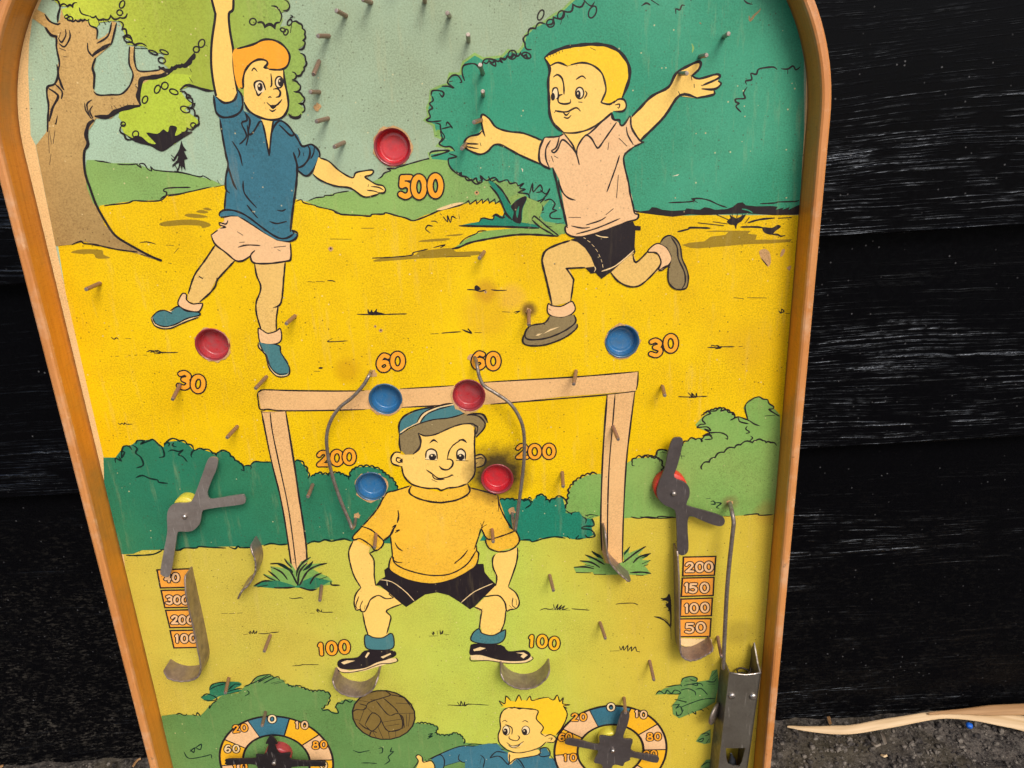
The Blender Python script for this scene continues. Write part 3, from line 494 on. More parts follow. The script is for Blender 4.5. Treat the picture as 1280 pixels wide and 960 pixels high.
S("465 440 520 417 585 442;605 432 680 418 750 435 810 485 835 560 838 610 815 665 812 685 865 695 900 670;890 690 920 662 960 665 975 705 955 740 900 742;560 885 640 885 740 855 850 780 882 750", 10); S("900 700 930 695 925 720 915 715", 7)
S("488 515 515 498 545 520 558 570 560 630;640 530 680 507 706 526", 9); F('white', "478 640 488 595 515 590 522 640 505 660"); S("480 620 490 590 515 590 522 640 510 660", 8); E_('ink', 486, 645, 14, 26); E_('white', 664, 620, 27, 38, 8); E_('ink', 655, 630, 16, 29); E_('white', 652, 622, 4, 8)
S("700 605 712 625 695 657;655 680 682 682;550 630 525 640 523 680 560 693 600 685 603 662", 9); S("500 735 520 742 580 745 640 718 670 742;555 750 575 768 597 748;558 780 585 788 608 768;495 752 510 735", 9)
S("430 915 400 980 393 1050 410 1095 470 1128", 12); S("470 935 440 990 440 1060 465 1125;430 915 520 910 560 890;530 905 510 980 478 1005 495 1017 520 990 540 940 562 935 600 970 640 1020 662 1100;560 890 620 970 645 1040;645 1045 650 980 700 905 740 920 770 970 790 985 830 930 910 815;700 900 740 880 860 765 880 760 890 790 905 805", 9)
S("875 755 880 785 900 800 930 800 935 832 960 830 1000 770", 10); S("485 1115 510 1210 535 1320 560 1420 582 1520", 13); S("520 1200 550 1280 590 1320 637 1335", 9)
S("1030 975 965 1030 960 1090 990 1220 1000 1290 1020 1370 1030 1420 1056 1430 1045 1460 980 1480 850 1530 700 1575 620 1577 575 1552 568 1515 585 1500", 10); S("1005 775 1010 850 1060 930 1092 950", 11); S("975 845 985 900 1022 965;925 920 980 975;858 950 852 1000;475 1040 490 1082;495 1040 522 1055", 8); S("1095 945 1030 975", 18)
S("930 1035 900 1130 845 1280;922 1165 910 1320;590 1448 672 1450;705 1500 800 1470 840 1445;838 1432 890 1390;608 1505 680 1520 732 1515;640 1560 780 1520 935 1455", 8)
S("35 910 20 870 8 780 25 765 65 795 110 850 200 878 290 888 420 938;15 870 -10 895 -70 910 -98 935 -95 955 -10 960;-95 955 -95 985 -55 1010 0 1028 50 1010 95 965 150 970 260 1030 400 1092", 10); S("-98 975 -50 985 -10 990;0 950 8 975", 7)
O(600, 160)
F('skin2', "600 750 520 780 440 815 415 870 420 930 440 1000 470 1170 490 1185 600 1160 610 1080 625 1000 600 950 590 930 700 930 775 940 760 850 700 790 650 755", 0); F('skin2', "1020 820 1000 850 870 950 900 1005 960 1042 1020 1057 1080 1040 1190 950 1210 900 1190 850 1120 820 1040 893", 0)
F('ink', "600 745 650 730 780 700 930 650 1020 622 1037 660 1030 790 1035 820 960 880 880 955 810 1005 770 965 700 930 765 925 740 860 700 800 650 760", 0); F('ink', "1020 648 1072 655 1070 682 1030 680", 0); F('ink', "700 930 770 922 775 965 740 970", 0)
S("690 730 705 738;715 748 735 762;745 775 762 792;770 805 785 825;792 840 800 860;806 875 813 895;816 908 820 930", 6, 'cream'); S("810 955 900 920 1000 840 1025 815", 7, 'cream'); S("770 712 810 725 855 728", 6, 'cream'); S("760 960 770 940 762 920", 5, 'cream')
S("600 750 520 775 440 815 415 870 420 920 440 1000 480 1177", 12); S("700 930 590 935 583 945 620 1000 622 1030 605 1152;870 960 920 1020 1000 1057 1080 1040 1190 930 1207 880 1190 840 1140 820;1018 840 1040 895 1120 820", 10); S("1020 850 1035 820", 12)
E_('ink', 497, 905, 5, 5)
O(600, 320); FS('peach', "455 318 480 330 540 335 600 305 620 308 635 355 600 393 540 410 480 400 450 372", 8); S("455 350 475 362", 7)
F('taupe', "470 400 540 412 620 390 640 430 645 480 560 548 440 590 350 598 290 580 285 545 310 500 340 468 420 450", 0); S("465 400 430 445 340 463 303 505 305 545 350 558 450 545 560 500 637 440 625 388;303 510 285 550 295 585 350 598 440 590 560 545 640 485 648 450;415 450 435 455", 10); F('cream', "420 518 470 485 532 470 500 485 440 510;370 532 385 518 415 515 390 530", 0)
O(800, 160); FS('peach', "50 825 90 780 130 770 180 800 210 860 200 900 150 945 125 942 140 890 110 832", 8); F('taupe', "135 770 160 730 200 716 240 745 265 790 280 870 310 940 320 1000 310 1060 280 1072 230 1070 190 1020 190 940 205 905 210 850 180 795", 0)
S("135 765 160 730 200 716 240 742 268 790 280 870 312 945 322 1000 312 1060 280 1075 230 1070 190 1025 188 940 200 910;205 725 245 790 255 870 295 960 300 1030 280 1068;130 945 175 920 200 930", 9)
# ================================================================ goalkeeper
G('goalkeeper'); O(400, 640)
F('skin', "225 185 195 240 195 310 230 430 275 500 240 550 228 600 240 650 270 655 300 662 320 620 370 565 440 580 490 570 480 545 440 520 370 490 360 330 325 270 340 210", 0); F('skin', "285 670 330 600 390 555 470 578 500 560 550 605 470 642 445 660 472 700 450 830 400 842 325 832 300 750", 0)
O(600, 640); F('skin', "-37 635 30 570 120 555 160 600 172 660 160 740 130 810 60 822 15 810 0 740 5 660", 0); F('skin', "100 280 82 320 90 380 108 440 105 490 30 520 18 545 30 562 120 555 165 600 175 658 210 655 250 630 262 600 245 545 190 500 235 360 252 235 180 255", 0)
O(400, 640); F('ink', "460 362 470 390 600 455 750 475 900 440 1050 345 1090 345 1098 400 1130 440 1172 480 1165 495 1100 560 1030 630 1000 648 940 605 860 555 780 535 700 550 640 590 575 633 530 600 450 530 400 490 370 490 400 450 435 430 428 385", 0)
S("400 450 480 465 570 530 628 592;942 602 1030 530 1152 475;445 450 450 490", 6, 'cream'); S("445 450 448 485", 4, 'wornw')
S("225 185 195 250 195 310 225 420 272 500;330 275 360 320 362 420 372 490;330 275 360 260 415 235", 10); S("275 500 240 545 228 600 240 650 265 650 278 662 300 660 320 620 340 580 390 555 440 577 492 570", 10); S("482 545 460 545 490 570;260 560 240 620 250 645;285 590 268 630 275 655;302 620 295 650", 7)
S("285 670 300 750 325 830;545 612 445 655 472 695 465 740 445 812", 10)
O(600, 640); S("-45 630 -5 645 12 660 5 700 -5 780;172 655 162 740 130 810", 10); S("250 235 245 330 188 497;103 280 85 310 88 370 112 430 105 492;190 500 240 540 262 600 245 640 200 650 178 657 165 600 120 555 30 562 18 545 45 532", 10); S("105 490 30 525;220 570 215 620 240 640;240 580 245 620;195 620 215 642;-5 655 20 645", 7)
O(400, 480)
F('sweat', "600 675 500 712 440 730 370 840 280 945 222 1010 225 1030 330 1085 400 1110 420 1065 425 1045 470 1005 485 1140 465 1160 468 1240 560 1295 680 1325 780 1328 900 1295 1000 1240 1045 1200 1058 1120 1040 1085 1065 960 1110 1025 1105 1045 1130 1090 1190 1115 1300 1085 1330 1040 1305 980 1262 960 1230 870 1185 740 1000 690 985 665 800 720", 0)
F('skin', "545 470 620 470 670 420 660 330 720 345 800 320 900 280 960 265 1020 270 1030 340 1030 450 1035 540 1030 610 985 665 900 690 800 700 700 695 620 665 560 610 545 545 500 545 475 510 480 465 510 450", 0); F('skin', "1030 490 1070 465 1105 490 1090 540 1040 555", 0)
F('shoe', "530 330 525 270 560 220 650 175 740 155 800 150 880 130 950 140 990 180 940 200 850 225 760 235 660 265 590 300 540 330", 0); F('taupe', "530 340 600 300 660 265 760 238 850 230 940 205 1000 195 1080 200 1118 240 1090 300 1040 350 1035 290 1000 268 940 268 860 295 760 335 700 345 655 325 672 370 665 420 630 465 570 470 540 440 530 390", 0)
F('cream', "640 260 690 190 780 150 890 125 890 140 800 155 720 190 662 264", 0); S("533 325 600 288 650 262", 13, 'cream')
S("530 340 527 270 560 215 640 175 740 155 760 150", 11); S("800 140 850 130 920 130;530 340 590 297 660 264 760 236 850 227 930 207 990 180;645 258 680 200 740 165 820 140 890 128;664 264 700 212 760 177 880 142", 8)
S("980 208 1040 197 1090 205 1120 258", 13); S("985 200 1060 215 1100 260 1090 300 1040 355;1020 265 1050 285 1050 310 1038 335", 10); F('taupe', "1030 225 1070 235 1090 265 1075 300 1050 330 1055 285"); S("655 325 700 345 770 335 860 295 940 268 1020 265 1035 290", 9); S("655 325 672 380 660 430 620 468", 13)
S("530 340 530 400 540 450;1035 290 1030 400 1033 500 1030 600 985 660;545 545 560 610 610 665 700 692 780 695 810 708 850 693 920 685 985 662;540 455 500 455 475 490 485 530 540 548;1030 480 1075 468 1105 500 1090 540 1045 555", 11); S("545 515 530 522 510 510 515 490 540 495;1035 500 1070 490 1090 497;1040 530 1050 520", 9); F('ink', "530 510 550 495 550 525")
F('ink', "728 396 758 364 788 392 760 380;920 374 958 364 980 392 952 378"); S("945 370 890 405 860 450 850 500", 8)
F('white', "706 500 710 452 740 433 776 452 780 504"); F('white', "914 504 914 452 940 434 968 456 968 506"); S("705 492 710 450 740 432 775 450 782 500;915 500 914 450 940 432 968 455 968 502", 10); S("700 502 780 508;905 508 990 511", 8); E_('ink', 750, 486, 25, 22); E_('ink', 939, 486, 24, 22); E_('white', 745, 476, 6, 6); E_('white', 935, 476, 6, 6)
S("795 545 815 565 850 570 880 547 886 515 866 500 845 502", 11); S("708 570 745 595 790 627 840 622 888 603;748 605 770 632 830 634", 9); S("745 635 780 650;872 598 890 612;620 490 626 494", 7)
S("610 675 595 720 640 755 720 780 800 790 900 775 970 745 1000 710 985 665", 12); SC("700 778 800 792 900 778 970 748", 6, .3, n=6)
S("600 678 500 710 440 730 380 835 285 945;285 945 220 1015 230 1038 270 1030 340 1075 370 1110 410 1085 425 1050 400 1020 340 970 270 945;1000 690 1100 715 1180 740;1185 740 1200 820 1250 920 1300 985", 10)
S("420 1045 470 1005 495 950", 14); S("520 840 525 880 515 925", 11); S("480 955 505 940 490 970;500 990 528 972 505 975;470 1010 480 1100 492 1175 550 1190;500 1055 520 1090 552 1112", 9)
S("480 1145 465 1180 468 1240 560 1295 680 1325 780 1328 900 1295 1000 1240 1045 1200 1058 1130 1045 1110 1045 1075;490 1150 497 1190 560 1230 680 1265 780 1275 880 1260 980 1200 1040 1110", 10); S("895 1195 950 1150 985 1105;1075 960 1060 1010 1030 1100;1080 955 1112 935;1095 910 1075 960;1070 925 1085 960", 9)
S("1075 960 1110 1025 1150 1030 1270 990 1305 970;1110 1030 1105 1050 1130 1095 1200 1117 1280 1100 1330 1045 1310 985 1290 960", 10); S("1187 760 1192 850", 9)
O(400, 640); FS('shoe', "300 825 320 818 360 836 420 836 470 808 490 830 490 900 430 920 320 912 298 870", 9)
O(400, 780); F('cream', "112 285 200 310 300 290 390 250 470 228 512 228 512 247 440 267 300 310 200 327 130 317", 0); F('ink', "300 175 420 170 500 180 503 212 440 238 380 255 300 292 200 303 130 292 116 255 150 230 250 220"); F('cream', "140 255 180 240 235 243 200 255 160 268;405 218 470 192 475 200 420 228;320 185 332 192 310 225 300 218", 0); S("110 290 140 318 200 322 300 302 400 265 470 262 518 245 505 222", 7)
FS('shoe', "1020 60 1060 30 1080 60 1150 75 1210 48 1237 40 1228 100 1180 130 1080 130 1008 108", 9)
O(600, 780); F('cream', "-66 190 -60 237 50 242 180 260 300 257 352 230 330 200 200 240 0 200", 0); F('ink', "-40 130 -66 160 -66 205 0 205 110 235 200 247 300 242 337 215 330 190 290 172 190 180 140 138"); F('cream', "240 190 290 188 318 205 290 228 270 215 285 200;-45 168 0 152 40 160 0 175 -40 180", 0); S("-66 215 -55 245 50 242 180 260 300 257 352 232 345 215", 7)
# ================================================================ boy at the bottom
G('boy_blond'); O(400, 780)
F('skin', "640 965 660 920 640 890 650 870 680 885 690 915 740 912 765 945 760 1010 600 1010", 0); F('blue', "740 895 800 868 930 813 1050 810 1180 795 1230 850 1280 880 1640 900 1600 970 1600 1200 1080 1200 1070 930 1005 918 960 920 940 915 830 945 780 990 765 930", 0)
S("720 905 790 870 930 815 1050 812 1180 795;740 900 800 870 830 910 820 975;620 965 655 915 640 885 655 870 680 885 690 920 740 910 765 945 760 990;830 945 930 915", 9); S("930 865 923 900 960 922 990 903 1005 920 1070 930 1072 990;1140 890 1180 840 1230 835;1060 870 1100 910;1090 930 1095 960;700 900 715 920", 8)
O(600, 780); F('blue', "0 805 60 795 120 800 130 830 190 858 250 880 390 865 400 825 440 822 470 870 460 890 540 980 540 1200 -100 1200 -100 830", 0); F('skin', "188 855 240 858 330 848 385 835 398 868 250 895 200 935")
F('blond', "135 555 160 545 128 512 160 528 175 485 205 512 235 515 258 475 275 505 312 508 332 480 345 510 380 495 460 490 500 508 515 472 530 512 555 490 552 528 596 535 560 550 580 600 560 680 510 740 480 740 430 742 408 722 420 685 378 630 385 575 300 565 190 555", 0)
F('skin', "133 620 160 575 190 555 385 575 378 630 420 690 408 730 470 735 507 760 490 787 440 790 400 820 320 850 240 857 180 832 130 790 121 740 137 695", 0)
S("150 545 128 510 165 530 174 480 207 512;235 520 260 472 277 510;310 512 333 480 347 510 400 495 455 488;455 488 490 505 515 473 532 515 555 490 552 530 597 537 555 545 582 562", 8); S("555 545 582 600 552 680 508 738;190 555 290 560 385 575 375 630 422 685 405 725 430 742;190 555 150 580 133 630 137 690 122 740 130 790 175 835 240 857 320 848 400 820 442 782;430 750 470 735 507 760 490 787 445 785", 9)
S("455 762 480 758 470 775;148 652 165 640 182 652;280 652 300 642 322 654;190 555 215 560 230 552 260 565 290 560 350 570", 7); E_('white', 175, 708, 24, 32, 6); E_('ink', 170, 716, 15, 22); E_('white', 305, 708, 26, 30, 6); E_('ink', 298, 718, 17, 22); E_('white', 166, 710, 4, 5); E_('white', 294, 711, 4, 5)
S("165 665 212 690 212 735;195 745 195 760 215 772 248 775 263 755 250 740", 8); F('white', "182 792 215 812 250 806 285 785 262 812 218 820"); S("178 788 210 810 250 806 292 780;190 805 215 822 250 816 270 795;230 828 268 822", 7)
S("65 892 110 850 180 860;65 892 130 880 190 935 195 865;190 935 250 895 300 965;240 905 290 960;250 895 390 870 402 830 450 825 467 870 410 882 390 860;467 870 540 965", 9); S("0 870 30 900 20 960;10 890 0 930;195 870 205 880", 7)
# ================================================================ football
G('football'); O(400, 780)
E_('ball', 425, 605, 210, 163, 11, .12)
S("215 590 240 570 290 570 310 545 262 530;310 545 330 520 420 490 470 470 430 442;265 650 300 555;222 630 265 640;300 670 350 590 408 640 350 712 300 670;318 560 350 590;375 510 440 590 470 610;420 490 500 560 522 592;470 470 560 490 600 540;470 610 530 598 548 690 455 712 408 640;418 652 542 632;505 525 622 532;530 600 552 620 562 690;600 590 590 682;530 595 630 592;350 712 380 762;385 680 422 765;455 715 465 762;505 705 505 752;460 718 562 690;258 655 300 690 350 712;330 745 345 712 380 722;435 680 530 665;340 505 400 500;255 505 330 520;560 490 620 570;575 600 580 680", 8)
# ================================================================ chipped card round the cups and wire feet
G('worn_patch')
def CHIP(px, py, r, seed, n=22, j=.22, c='worn'):
    q = random.Random(seed); b = B3(px, py)
    ELEMS.append((GRP[0], c, 'FB', [(b.x + r * (1 + q.uniform(-j, j)) * math.cos(i / n * 6.2832), b.y + r * (1 + q.uniform(-j, j)) * math.sin(i / n * 6.2832)) for i in range(n)], 0))
for i, (x_, y_) in enumerate(((491, 183.4), (266, 431), (777.5, 426.5), (482, 500), (585.6, 496), (464.5, 608))): G('worn_patch'); CHIP(x_, y_, .0094, i, 26, .10)
for i, (x_, y_, r_) in enumerate(((466, 467, .0024), (592, 448, .0028), (446, 644, .0020), (640, 638, .0022), (912, 628, .0018), (661, 388, .0016), (397, 133.5, .0016))): G('worn_patch'); CHIP(x_, y_, r_, 40 + i, 12, .35)
# ================================================================ scores
for g_, o_, t_, p_, h_, kw in (
    ('score_500', (400, 160), '500', "575 390 660 392 770 385", 168, dict(wd=112, thick=30)),
    ('score_30', (200, 320), '30', "165 828 255 852", 132, dict(wd=108, thick=27, rot=.08)),
    ('score_60', (400, 320), '60', "425 710 518 700", 132, dict(wd=108, thick=27)),
    ('score_60', (400, 320), '60', "1058 695 1155 700", 130, dict(wd=108, thick=27)),
    ('score_30', (800, 320), '30', "108 612 205 582", 132, dict(wd=106, thick=25)),
    ('score_200', (200, 480), '200', "1090 498 1180 492 1262 485", 118, dict(wd=98, thick=24)),
    ('score_200', (600, 480), '200', "283 450 365 450 460 448", 112, dict(wd=98, thick=22)),
    ('score_100', (200, 780), '100', "1075 165 1145 160 1230 152", 108, dict(wd=86, thick=24, rot=-.08)),
    ('score_100', (600, 780), '100', "345 112 415 115 495 128", 104, dict(wd=84, thick=22, rot=.06, c='ringy'))):
    G(g_); O(*o_); NUM(t_, p_, h_, **kw)
def BOX(pts, txt, pos, h=78, **kw):
    p = pp(pts); F('box', pts, 0); S(pts, 11, closed=True, smooth=0); NUM(txt, pos, h, c='peach', thick=17, out=6, **kw)
G('score_ladder'); O(0, 640)
BOX("1048 385 1262 378 1290 500 1070 505", '40', "1122 440 1172 436", 74, wd=60); BOX("1075 522 1300 518 1320 632 1100 637", '300', "1132 585 1182 585 1236 585", 74, wd=62)
BOX("1105 655 1320 650 1350 765 1133 770", '200', "1166 718 1216 718 1270 718", 74, wd=62); BOX("1135 790 1350 786 1375 900 1160 905", '100', "1182 842 1230 842 1288 840", 74, wd=62)
G('score_ladder'); O(800, 640)
BOX("290 300 505 295 495 420 285 425", '200', "332 368 398 366 458 364", 82, wd=72); BOX("283 440 493 435 487 555 275 562", '150', "312 502 355 506 430 504", 82, wd=72)
BOX("273 580 482 573 475 690 268 695", '100', "312 640 360 640 432 636", 80, wd=70); BOX("265 712 473 710 465 828 262 830", '50', "332 772 405 768", 84, wd=78)
F('cream', "240 840 480 845 480 880 400 895 300 895 240 870", 0)
# ================================================================ dial rings
def RING(cx, cy, nums):
    c = B3(cx, cy); RO, RI = .0367, .0216
    def arc(r, a0, a1, n=10):
        o = []
        for i in range(n + 1):
            a = R_(a0 + (a1 - a0) * i / n); o.append((c.x + r * math.cos(a), c.y + r * math.sin(a)))
        return o
    bnd = [112, 69] + [69 - 35.2 * k for k in range(1, 10)]
    cols = ['blue', 'ringy', 'peach', 'ringy', 'peach', 'ringy', 'peach', 'peach', 'ringy', 'peach']
    for i in range(10):
        p = arc(RO, bnd[i], bnd[i + 1]) + arc(RI, bnd[i + 1], bnd[i]); ELEMS.append((GRP[0], cols[i], 'FB', p, 0))
        a = R_(bnd[i]); ELEMS.append((GRP[0], 'ink', 'RB', [(c.x + RI * math.cos(a), c.y + RI * math.sin(a)), (c.x + RO * math.cos(a), c.y + RO * math.sin(a))], .0009))
    for r in (RO, RI): ELEMS.append((GRP[0], 'ink', 'RB', arc(r, 0, 360, 72), .0014))
    for o_, t_, p_, kw in nums:
        O(*o_); NUM(t_, p_, 66, **dict(dict(wd=56, thick=14, out=6), **kw))
    O(0, 0, 1)
G('dial_ring'); RING(346, 951, (((200, 780), '20', "508 698 562 690", dict(rot=-.12)), ((200, 780), '0', "748 632", dict(c='white', wd=66)), ((200, 780), '10', "915 670 965 672", dict(c='peach')),
    ((200, 780), '80', "1038 806 1092 802", {}), ((200, 780), '60', "452 830 508 830", dict(c='cream')), ((200, 780), '10', "500 955 560 950", dict(c='num')), ((200, 780), '0', "1092 940", dict(c='cream'))))
G('dial_ring'); RING(763, 938, (((600, 780), '20', "632 620 688 618", {}), ((600, 780), '0', "873 552", dict(c='white', wd=64)), ((600, 780), '10', "1045 595 1090 602", dict(c='peach')),
    ((600, 780), '80', "1132 750 1185 748", {}), ((600, 780), '60', "545 752 592 750", {}), ((600, 780), '10', "570 888 622 888", dict(c='num')), ((600, 780), '20', "1110 868 1158 865", {})))
# ================================================================ build: the game
def tag(o, label=None, cat=None, kind=None, group=None):
    if label: o['label'] = label
    if cat: o['category'] = cat
    if kind: o['kind'] = kind
    if group: o['group'] = group
    return o
XL, XR, YB = -0.2320, 0.1487, None
RT = 0.0052                                   # rail thickness
# lowest board y: the lower corner of the rail stands on the ground
def bw(v): return BM @ Vector(v)
lo = -0.3
for _ in range(60):
    zz = min(bw((x, lo - .012, z)).z for x in (XL - RT, XR + RT) for z in (-BACK, .017)); lo -= zz * .9
YB = lo
def outline(off=0.0, n=40, yb=None):
    r = .105 + off; p = [(XL - off, yb if yb is not None else YB)]; h = n // 2
    for i in range(h + 1):
        a = math.pi - math.pi / 2 * i / h; p.append((XL + .105 + r * math.cos(a), r * math.sin(a)))
    for i in range(h + 1):
        a = math.pi / 2 - math.pi / 2 * i / h; p.append((XR - .105 + r * math.cos(a), r * math.sin(a)))
    p.append((XR + off, yb if yb is not None else YB)); return p
game = bpy.data.objects.new('pinball_game', None); COL.objects.link(game); game.matrix_world = BM
tag(game, 'vintage printed football pinball game with bent orange wood rim leaning on the black wall', 'pinball game')
def inpoly(x, y, P):
    c = False; j = len(P) - 1
    for i in range(len(P)):
        if (P[i][1] > y) != (P[j][1] > y) and x < (P[j][0] - P[i][0]) * (y - P[i][1]) / (P[j][1] - P[i][1]) + P[i][0]: c = not c
        j = i
    return c
def ccw(p):
    a = sum(p[i - 1][0] * p[i][1] - p[i][0] * p[i - 1][1] for i in range(len(p))); return p if a > 0 else p[::-1]
CUPS = [(491, 183.4, 'red', 'red scoring cup below the pin arch beside the printed 500'), (266, 431, 'red', 'worn red scoring cup above the left printed 30'), (777.5, 426.5, 'blue', 'blue scoring cup beside the right printed 30'),
        (482, 499, 'blue', 'blue scoring cup on the printed crossbar'), (585.6, 494, 'red', 'dull red scoring cup on the goalkeeper cap'), (464.5, 608, 'blue', 'blue scoring cup beside the goalkeeper shoulder'), (621.6, 598.5, 'red', 'red scoring cup with a dark scorched ring')]
CR = .0088
HOLES = []
for px, py, c, l in CUPS:
    p = B3(px, py); HOLES.append((p.x, p.y))
def circ(x, y, r, n=28): return [(x + r * math.cos(i / n * 6.28319), y + r * math.sin(i / n * 6.28319)) for i in range(n)]
REGION = outline(.001)
def cdt_fill(p, holes=(), region=None):
    polys = [ccw(p)] + [ccw(h) for h in holes] + ([ccw(region)] if region else [])
    V, Fc = [], []
    for q in polys:
        Fc.append(list(range(len(V), len(V) + len(q)))); V += [Vector(t) for t in q]
    r = delaunay_2d_cdt(V, [], Fc, 1, 1e-7)
    vs_, fs = r[0], []
    nh = len(holes); ri = 1 + nh
    for f, of in zip(r[2], r[5]):
        if 0 not in of: continue
        if any(1 <= t <= nh for t in of): continue
        if region and ri not in of: continue
        fs.append(list(f))
    return [tuple(v) for v in vs_], fs
def quads_union(qs):
    V, Fc = [], []
    for q in qs:
        q = ccw(q); Fc.append(list(range(len(V), len(V) + len(q)))); V += [Vector(t) for t in q]
    r = delaunay_2d_cdt(V, [], Fc, 1, 1e-7)
    return [tuple(v) for v in r[0]], [list(f) for f, of in zip(r[2], r[5]) if of]
def ribbon(p, w_, taper):
    q = [p[0]]
    for t in p[1:]:
        if math.hypot(t[0] - q[-1][0], t[1] - q[-1][1]) > 1e-5: q.append(t)
    n = len(q)
    if n < 2: return [], []
    closed = math.hypot(q[0][0] - q[-1][0], q[0][1] - q[-1][1]) < 2e-5 and n > 3
    if closed: q = q[:-1]; n -= 1
    L, Rr = [], []
    tot = sum(math.hypot(q[i + 1][0] - q[i][0], q[i + 1][1] - q[i][1]) for i in range(n - 1)); s = 0
    for i in range(n):
        a = q[i - 1] if closed or i > 0 else q[i]; b = q[(i + 1) % n] if closed or i < n - 1 else q[i]
        c = q[i]
        d1 = Vector((c[0] - a[0], c[1] - a[1])); d2 = Vector((b[0] - c[0], b[1] - c[1]))
        d1 = d1.normalized() if d1.length > 0 else d2.normalized(); d2 = d2.normalized() if d2.length > 0 else d1
        m = (d1 + d2); m = m.normalized() if m.length > .2 else d1
        k = min(1.6, 1 / max(.5, m.dot(d2)))
        if i: s += math.hypot(q[i][0] - q[i - 1][0], q[i][1] - q[i - 1][1])
        ww = w_ / 2
        if taper and tot > 0:
            e = min(s, tot - s) / max(w_ * 2.2, 1e-9); ww *= min(1, .45 + .55 * e) * (1 + .16 * math.sin(s * 900 + q[0][0] * 5000))
        L.append((c[0] - m.y * ww * k, c[1] + m.x * ww * k)); Rr.append((c[0] + m.y * ww * k, c[1] - m.x * ww * k))
    V = L + Rr; Fc = []
    for i in range(n if closed else n - 1):
        j = (i + 1) % n; Fc.append([i, i + n, j + n, j])
    return V, Fc
ITEMS = []
for g, c, kind, p, wd in ELEMS:
    if kind in ('FB', 'RB'): q = [tuple(t) for t in p]
    else: q = [(lambda b: (b.x, b.y))(B3(x, y, .0002)) for x, y in p]
    if kind[0] == 'F':
        xs = [t[0] for t in q]; ys = [t[1] for t in q]; bb = (min(xs), max(xs), min(ys), max(ys))
        hs = [circ(hx, hy, CR * .99) for hx, hy in HOLES if bb[0] - CR < hx < bb[1] + CR and bb[2] - CR < hy < bb[3] + CR]
        out = any(not inpoly(x, y, REGION) for x, y in q)
        V, Fc = cdt_fill(q, hs, REGION if out else None)
        if Fc: ITEMS.append((g, c, V, Fc))
    else:
        runs, cur = [], []
        for t in q:
            ok = all((t[0] - hx) ** 2 + (t[1] - hy) ** 2 > (CR * 1.02) ** 2 for hx, hy in HOLES) and inpoly(t[0], t[1], REGION)
            if ok: cur.append(t)
            elif cur: runs.append(cur); cur = []
        if cur: runs.append(cur)
        for r in runs:
            if kind == 'B':                   # broad band: union of its pieces so that nothing overlaps
                qs = []
                for i in range(len(r) - 1):
                    a, b = Vector(r[i]), Vector(r[i + 1]); d = b - a
                    if d.length < 1e-6: continue
                    n = Vector((-d.y, d.x)).normalized() * wd / 2; qs.append([tuple(a - n), tuple(b - n), tuple(b + n), tuple(a + n)])
                for t in r: qs.append(circ(t[0], t[1], wd / 2, 10))
                V, Fc = quads_union(qs)
            else: V, Fc = ribbon(r, max(wd, .00040), kind == 'S')
            if Fc: ITEMS.append((g, c, V, Fc))
# stacking order: every shape lies just above whatever it is printed over
boxes, lev = [], []
for g, c, V, Fc in ITEMS:
    xs = [t[0] for t in V]; ys = [t[1] for t in V]; b = (min(xs), max(xs), min(ys), max(ys)); l = 0
    for o_, q in zip(boxes, lev):
        if q >= l and o_[0] < b[1] and o_[1] > b[0] and o_[2] < b[3] and o_[3] > b[2]: l = q + 1
    boxes.append(b); lev.append(l)
print('print shapes', len(ITEMS), 'levels', max(lev))
# the card itself
pv, pf = cdt_fill(outline(.0012), [circ(x, y, CR * .99) for x, y in HOLES])
o2 = outline(.0012); n0 = len(pv)
V = [(x, y, 0) for x, y in pv] + [(x, y, -.0005) for x, y in o2] + [(x, y, -.006) for x, y in o2]; m = len(o2)
Fc = pf + [[n0 + i, n0 + (i + 1) % m, n0 + m + (i + 1) % m, n0 + m + i] for i in range(m)] + [[n0 + m + i for i in range(m)]]
field = obj('playfield', mesh('playfield', V, Fc), game, mats=INK['paper'])
PL = {'boy_blue_shirt': ('printed_boy', 'printed blond boy in blue shirt with one arm raised'), 'boy_cream_shirt': ('printed_boy', 'printed boy in cream shirt and black shorts running with arms spread'),
      'goalkeeper': ('printed_goalkeeper', 'printed goalkeeper in yellow sweater and blue cap crouching in the goal'), 'boy_blond': ('printed_boy', 'printed spiky blond boy in blue shirt at the bottom edge'),
      'football': ('printed_football', 'printed brown laced football'), 'tree': ('printed_tree', 'printed broad brown tree with lime leaves'), 'goal': ('printed_goal', 'printed cream goal posts and crossbar')}
groups = {}
for (g, c, V, Fc), l in zip(ITEMS, lev): groups.setdefault(g, []).append((c, V, Fc, l))
for g, its in groups.items():
    VV, FF, MI, mats = [], [], [], []
    for c, V, Fc, l in its:
        z = .00004 + l * .000006; n = len(VV); VV += [(x, y, z) for x, y in V]; FF += [[i + n for i in f] for f in Fc]
        if c not in mats: mats.append(c)
        MI += [mats.index(c)] * len(Fc)
    base = g.split('#')[0]
    nm, lb = PL.get(base, ('printed_' + ('score' if base.startswith('score_') and base[6:].isdigit() else base), None))
    me = mesh(nm, VV, FF)
    for c in mats: me.materials.append(INK[c])
    me.polygons.foreach_set('material_index', MI)
    # all faces look outwards
    flip = [p.index for p in me.polygons if p.normal.z < 0]
    if flip:
        bm = bmesh.new(); bm.from_mesh(me); bm.faces.ensure_lookup_table(); bmesh.ops.reverse_faces(bm, faces=[bm.faces[i] for i in flip]); bm.to_mesh(me); bm.free()
    o = obj(nm, me, field)
    if lb: o['label'] = lb
    elif base.startswith('score_') and base[6:].isdigit(): o['label'] = 'printed orange score ' + base[6:]

